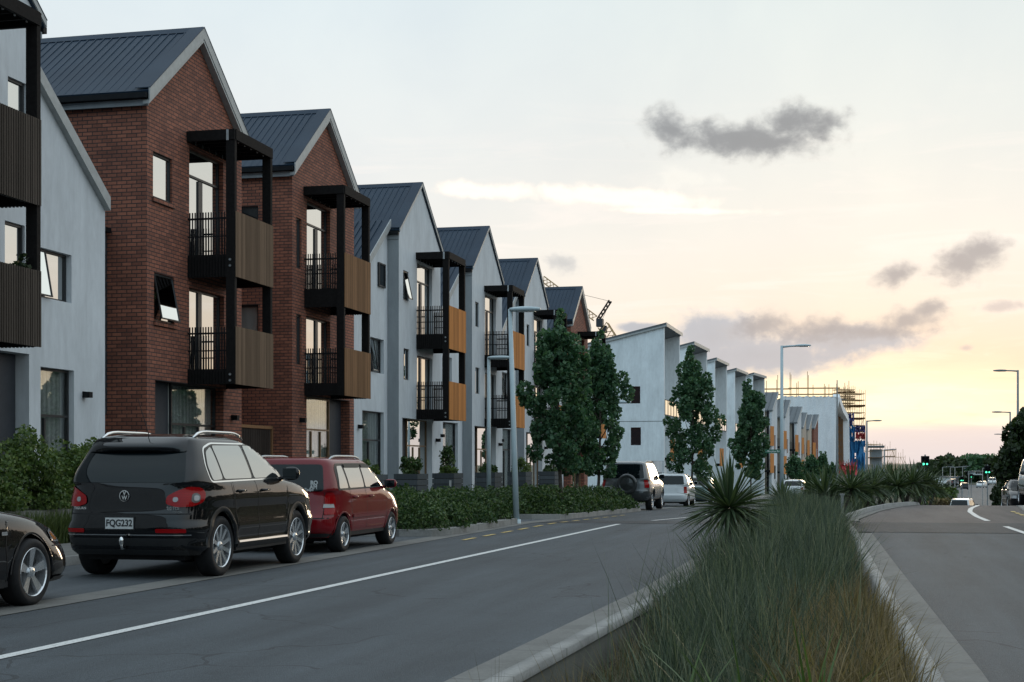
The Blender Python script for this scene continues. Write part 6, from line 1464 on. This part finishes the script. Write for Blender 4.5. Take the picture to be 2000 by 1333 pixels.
for i in range(7): tree('%s dark tree of the group behind the photographer' % ['first', 'second', 'third', 'fourth', 'fifth', 'sixth', 'seventh'][i], -13 + i * 5.2, -24 - (i % 2) * 3, 6.5 + (i % 3), 2.9, 230 + i, .5, 1300, mat='dark_leaf', group='trees behind the photographer', leafsz=.55, name='broad_tree', tr=.14, z=0)
link_house(8.0, 20.3, .7, -15.3, False, 'pale house row continuing outside the picture on the left', 'plaster', 6.5, .25); link_house(-14, 7.8, .7, -15.3, True, 'pale house behind the photographer on the left side of the street', 'plaster', 6.5, .13)
# ================================================================ SKY, SUN, CAMERA
def aedeg(px, py):
    a = math.atan((px - 1000) / F); return math.degrees(a) - 13.2, math.degrees(math.atan((910 - py) / F * math.cos(a)))
w = bpy.data.worlds.new('World'); bpy.context.scene.world = w; w.use_nodes = True; w.node_tree.nodes.clear(); t = NT(w.node_tree)
out = t.N.new('ShaderNodeOutputWorld'); bg = t.N.new('ShaderNodeBackground'); t.L.new(bg.outputs[0], out.inputs[0]); bg.inputs['Strength'].default_value = .1
d = t.coords('Generated'); sp = t.N.new('ShaderNodeSeparateXYZ'); t.L.new(d, sp.inputs[0])
az = t.math('MULTIPLY', t.math('ARCTAN2', sp.outputs[0], sp.outputs[1]), 57.2958)
el = t.math('MULTIPLY', t.math('ARCSINE', sp.outputs[2]), 57.2958)
SUN_AZ, SUN_EL = 2.0, 3.5
sky = t.N.new('ShaderNodeTexSky'); sky.sky_type = 'NISHITA'; sky.sun_disc = False; sky.sun_elevation = R(SUN_EL); sky.sun_rotation = R(SUN_AZ); sky.dust_density = 3; sky.altitude = 50
# thin high overcast: colours by height, warm side towards the sun and the east, cool side behind
ef = t.math('POWER', t.math('DIVIDE', t.math('MAXIMUM', el, 0), 90, clamp=True), .5)
def E_(deg): return (deg / 90) ** .5
warm = t.ramp(ef, [(E_(0), (.74, .67, .66)), (E_(1.0), (.76, .68, .67)), (E_(1.7), (.93, .78, .60)), (E_(2.7), (.98, .79, .55)), (E_(4.2), (.93, .735, .565)), (E_(6), (.88, .78, .67)), (E_(8.5), (.84, .81, .745)), (E_(13), (.76, .79, .765)), (E_(18), (.70, .77, .77)), (E_(30), (.84, .93, .98)), (1, (.74, .88, 1.0))])
cool = t.ramp(ef, [(E_(0), (.56, .60, .62)), (E_(3), (.70, .70, .69)), (E_(8), (.80, .79, .76)), (E_(12), (.74, .77, .78)), (E_(18), (.68, .77, .81)), (E_(30), (.80, .92, 1.0)), (1, (.74, .88, 1.0))])
back = t.ramp(ef, [(E_(0), (.24, .36, .44)), (E_(8), (.36, .52, .62)), (E_(25), (.60, .80, .94)), (1, (.74, .88, 1.0))])
daz = t.math('ABSOLUTE', t.math('SUBTRACT', az, 22))
m1 = t.N.new('ShaderNodeMapRange'); m1.interpolation_type = 'SMOOTHSTEP'; t.L.new(daz, m1.inputs[0]); m1.inputs[1].default_value = 22; m1.inputs[2].default_value = 46
m2 = t.N.new('ShaderNodeMapRange'); m2.interpolation_type = 'SMOOTHSTEP'; t.L.new(daz, m2.inputs[0]); m2.inputs[1].default_value = 75; m2.inputs[2].default_value = 150
col = t.mix(m2.outputs[0], t.mix(m1.outputs[0], warm, cool), back)
# glow where the sun stands behind the cloud bank
ga = t.math('DIVIDE', t.math('SUBTRACT', az, .3), 6.5); ge = t.math('DIVIDE', t.math('SUBTRACT', el, 2.35), 1.05)
gl = t.math('EXPONENT', t.math('MULTIPLY', t.math('ADD', t.math('MULTIPLY', ga, ga), t.math('MULTIPLY', ge, ge)), -1))
cxy = t.N.new('ShaderNodeCombineXYZ'); t.L.new(az, cxy.inputs[0]); t.L.new(el, cxy.inputs[1])
mp = t.N.new('ShaderNodeMapping'); mp.inputs['Scale'].default_value = (.16, 1.25, 1); t.L.new(cxy.outputs[0], mp.inputs[0])
st = t.noise(mp.outputs[0], 1.6, 6, .62, .6)
col = t.mix(t.math('MULTIPLY', gl, .9, clamp=True), col, (1.3, 1.13, .76))
# streaks low in the sky
lowf = t.N.new('ShaderNodeMapRange'); t.L.new(el, lowf.inputs[0]); lowf.inputs[1].default_value = 6; lowf.inputs[2].default_value = 1.5
sk = t.N.new('ShaderNodeMapRange'); t.L.new(st, sk.inputs[0]); sk.inputs[1].default_value = .5; sk.inputs[2].default_value = .66; sk.interpolation_type = 'SMOOTHSTEP'
fz = t.math('MULTIPLY', t.math('MULTIPLY', sk.outputs[0], lowf.outputs[0], clamp=True), .5)
near0 = t.math('LESS_THAN', el, 9); col = t.mix(fz, col, (1.12, 1.02, .82))
sk2 = t.N.new('ShaderNodeMapRange'); t.L.new(st, sk2.inputs[0]); sk2.inputs[1].default_value = .47; sk2.inputs[2].default_value = .3; sk2.interpolation_type = 'SMOOTHSTEP'
col = t.mix(t.math('MULTIPLY', t.math('MULTIPLY', sk2.outputs[0], lowf.outputs[0], clamp=True), .35), col, (.80, .58, .46))
# faint mottling high up
mot = t.noise(cxy.outputs[0], .12, 5, .55, .3)
col = t.mix(.5, col, t.ramp(mot, [(.35, (.93, .94, .96)), (.65, (1.07, 1.06, 1.03))]), 'MULTIPLY')
hs2 = t.noise(mp.outputs[0], .8, 7, .6, .8)
hb = t.N.new('ShaderNodeMapRange'); hb.interpolation_type = 'SMOOTHSTEP'; t.L.new(hs2, hb.inputs[0]); hb.inputs[1].default_value = .5; hb.inputs[2].default_value = .68
hb2 = t.N.new('ShaderNodeMapRange'); hb2.interpolation_type = 'SMOOTHSTEP'; t.L.new(el, hb2.inputs[0]); hb2.inputs[1].default_value = 15; hb2.inputs[2].default_value = 9
col = t.mix(t.math('MULTIPLY', t.math('MULTIPLY', hb.outputs[0], hb2.outputs[0]), .35), col, (.99, .90, .84))
# the violet bank just over the horizon
vb = t.math('MULTIPLY', t.math('LESS_THAN', 0, el), 1)
vr = t.N.new('ShaderNodeMapRange'); vr.interpolation_type = 'SMOOTHSTEP'
t.L.new(t.math('ADD', el, t.math('MULTIPLY', t.math('SUBTRACT', st, .5), .35)), vr.inputs[0]); vr.inputs[1].default_value = 1.75; vr.inputs[2].default_value = 1.2
va = t.N.new('ShaderNodeMapRange'); va.interpolation_type = 'SMOOTHSTEP'; t.L.new(az, va.inputs[0]); va.inputs[1].default_value = -4; va.inputs[2].default_value = 1.5
col = t.mix(t.math('MULTIPLY', t.math('MULTIPLY', vr.outputs[0], va.outputs[0]), .8), col, (.74, .67, .66))
# separate clouds, each a lump of noise round its own direction
pw = t.N.new('ShaderNodeMapping'); pw.inputs['Scale'].default_value = (1, 1.25, 1); t.L.new(cxy.outputs[0], pw.inputs[0])
n1 = t.noise(pw.outputs[0], .75, 8, .56, .25); n2 = t.noise(pw.outputs[0], 1.9, 6, .6, .2)
nn = t.math('SUBTRACT', t.math('ADD', t.math('MULTIPLY', n1, .72), t.math('MULTIPLY', n2, .28)), .5)
def cloud(col, blobs, dark, lite, opac, amp=3.2, soft=.8):
    tot = None
    for (px, py, rx, ry, tilt) in blobs:
        a0, e0 = aedeg(px, py); ra, re = rx / F * 57.3, ry / F * 57.3
        da = t.math('SUBTRACT', az, a0); de = t.math('SUBTRACT', el, e0); ct, s_ = math.cos(R(tilt)), math.sin(R(tilt))
        u = t.math('DIVIDE', t.math('ADD', t.math('MULTIPLY', da, ct), t.math('MULTIPLY', de, s_)), ra)
        v = t.math('DIVIDE', t.math('SUBTRACT', t.math('MULTIPLY', de, ct), t.math('MULTIPLY', da, s_)), re)
        q = t.math('SUBTRACT', 1, t.math('SQRT', t.math('ADD', t.math('MULTIPLY', u, u), t.math('MULTIPLY', v, v))))
        tot = q if tot is None else t.math('SMOOTH_MAX', tot, q, .4)
    dns = t.math('ADD', tot, t.math('MULTIPLY', nn, amp))
    mr = t.N.new('ShaderNodeMapRange'); mr.interpolation_type = 'SMOOTHSTEP'; t.L.new(dns, mr.inputs[0]); mr.inputs[1].default_value = 0; mr.inputs[2].default_value = soft
    cc = t.ramp(t.math('MULTIPLY', dns, .9, clamp=True), [(0, lite), (.45, dark), (1, sc(dark, .93))])
    f = t.math('MULTIPLY', mr.outputs[0], opac)
    return t.mix(f, col, cc)
col = cloud(col, [(1180, 385, 330, 26, -4), (1330, 412, 200, 10, -2), (930, 372, 120, 22, -3)], (1.15, 1.05, .92), (1.0, .86, .76), .95, 1.9, .8)
col = cloud(col, [(1340, 350, 90, 32, 0)], (.95, .93, .86), (.93, .9, .85), .4, 3, .9)
col = cloud(col, [(1400, 655, 125, 66, 0), (1480, 695, 240, 56, 0), (1250, 640, 60, 14, 0), (1650, 665, 180, 40, 0)], (.43, .47, .53), (.62, .63, .65), .95, 1.5, .6)
col = cloud(col, [(1600, 648, 165, 40, 0), (1490, 636, 95, 38, 10), (1770, 628, 100, 34, 12), (1810, 606, 50, 28, 20), (1730, 648, 130, 22, 0)], (.38, .38, .40), (.64, .60, .58), .88, 2.0, .9)
col = cloud(col, [(1950, 600, 75, 16, 0), (1885, 680, 20, 10, 0)], (.56, .52, .52), (.76, .70, .66), .7, 2.6, .9)
col = cloud(col, [(1885, 512, 92, 50, 12), (1910, 490, 66, 34, 10), (1755, 538, 64, 34, 12)], (.38, .38, .40), (.66, .63, .61), .9, 2.1, .9)
col = cloud(col, [(1455, 276, 225, 50, -3), (1540, 240, 85, 55, 0), (1310, 250, 76, 46, -10), (1610, 248, 66, 42, 10), (1430, 272, 170, 44, 0)], (.27, .295, .32), (.55, .54, .52), .95, 2.1, .9)
col = cloud(col, [(1100, 515, 52, 22, -14)], (.50, .52, .54), (.75, .74, .72), .7, 2.8, .9)
# below the horizon the far ground continues
bel = t.math('LESS_THAN', el, -.05); col = t.mix(bel, col, (.10, .11, .10))
full = t.mix(1.0, t.mix(1.0, col, (11.0, 11.0, 11.0), 'MULTIPLY'), t.mix(1.0, sky.outputs[0], (.03, .03, .03), 'MULTIPLY'), 'ADD')
for o in t.N:
    if o.type == 'MIX': o.clamp_result = False; o.clamp_factor = True
t.L.new(full, bg.inputs[0])
w.cycles.sampling_method = 'MANUAL'; w.cycles.sample_map_resolution = 1024

sl = bpy.data.lights.new('sun', 'SUN'); sl.energy = .5; sl.angle = R(12); sl.color = (1, .78, .52)
so = bpy.data.objects.new('sun', sl); C.objects.link(so)
sa, se = R(SUN_AZ), R(SUN_EL)
dv = Vector((math.sin(sa) * math.cos(se), math.cos(sa) * math.cos(se), math.sin(se)))
so.rotation_euler = (-dv).to_track_quat('-Z', 'Y').to_euler(); so.location = (20, 60, 30)

cam = bpy.data.cameras.new('camera'); cam.lens = F / 2000 * 36; cam.sensor_width = 36; cam.sensor_fit = 'HORIZONTAL'
cam.shift_y = (910 - 666.5) / 2000; cam.clip_end = 20000; cam.clip_start = .1
co = bpy.data.objects.new('camera', cam); C.objects.link(co); co.location = (0, 0, EYE); co.rotation_euler = (R(90), 0, TH)
sce = bpy.context.scene; sce.camera = co
sce.view_settings.view_transform = 'Standard'; sce.view_settings.look = 'None'; sce.view_settings.exposure = 0; sce.view_settings.gamma = 1
sce.render.use_motion_blur = False
sce.cycles.max_bounces = 6; sce.cycles.transparent_max_bounces = 12
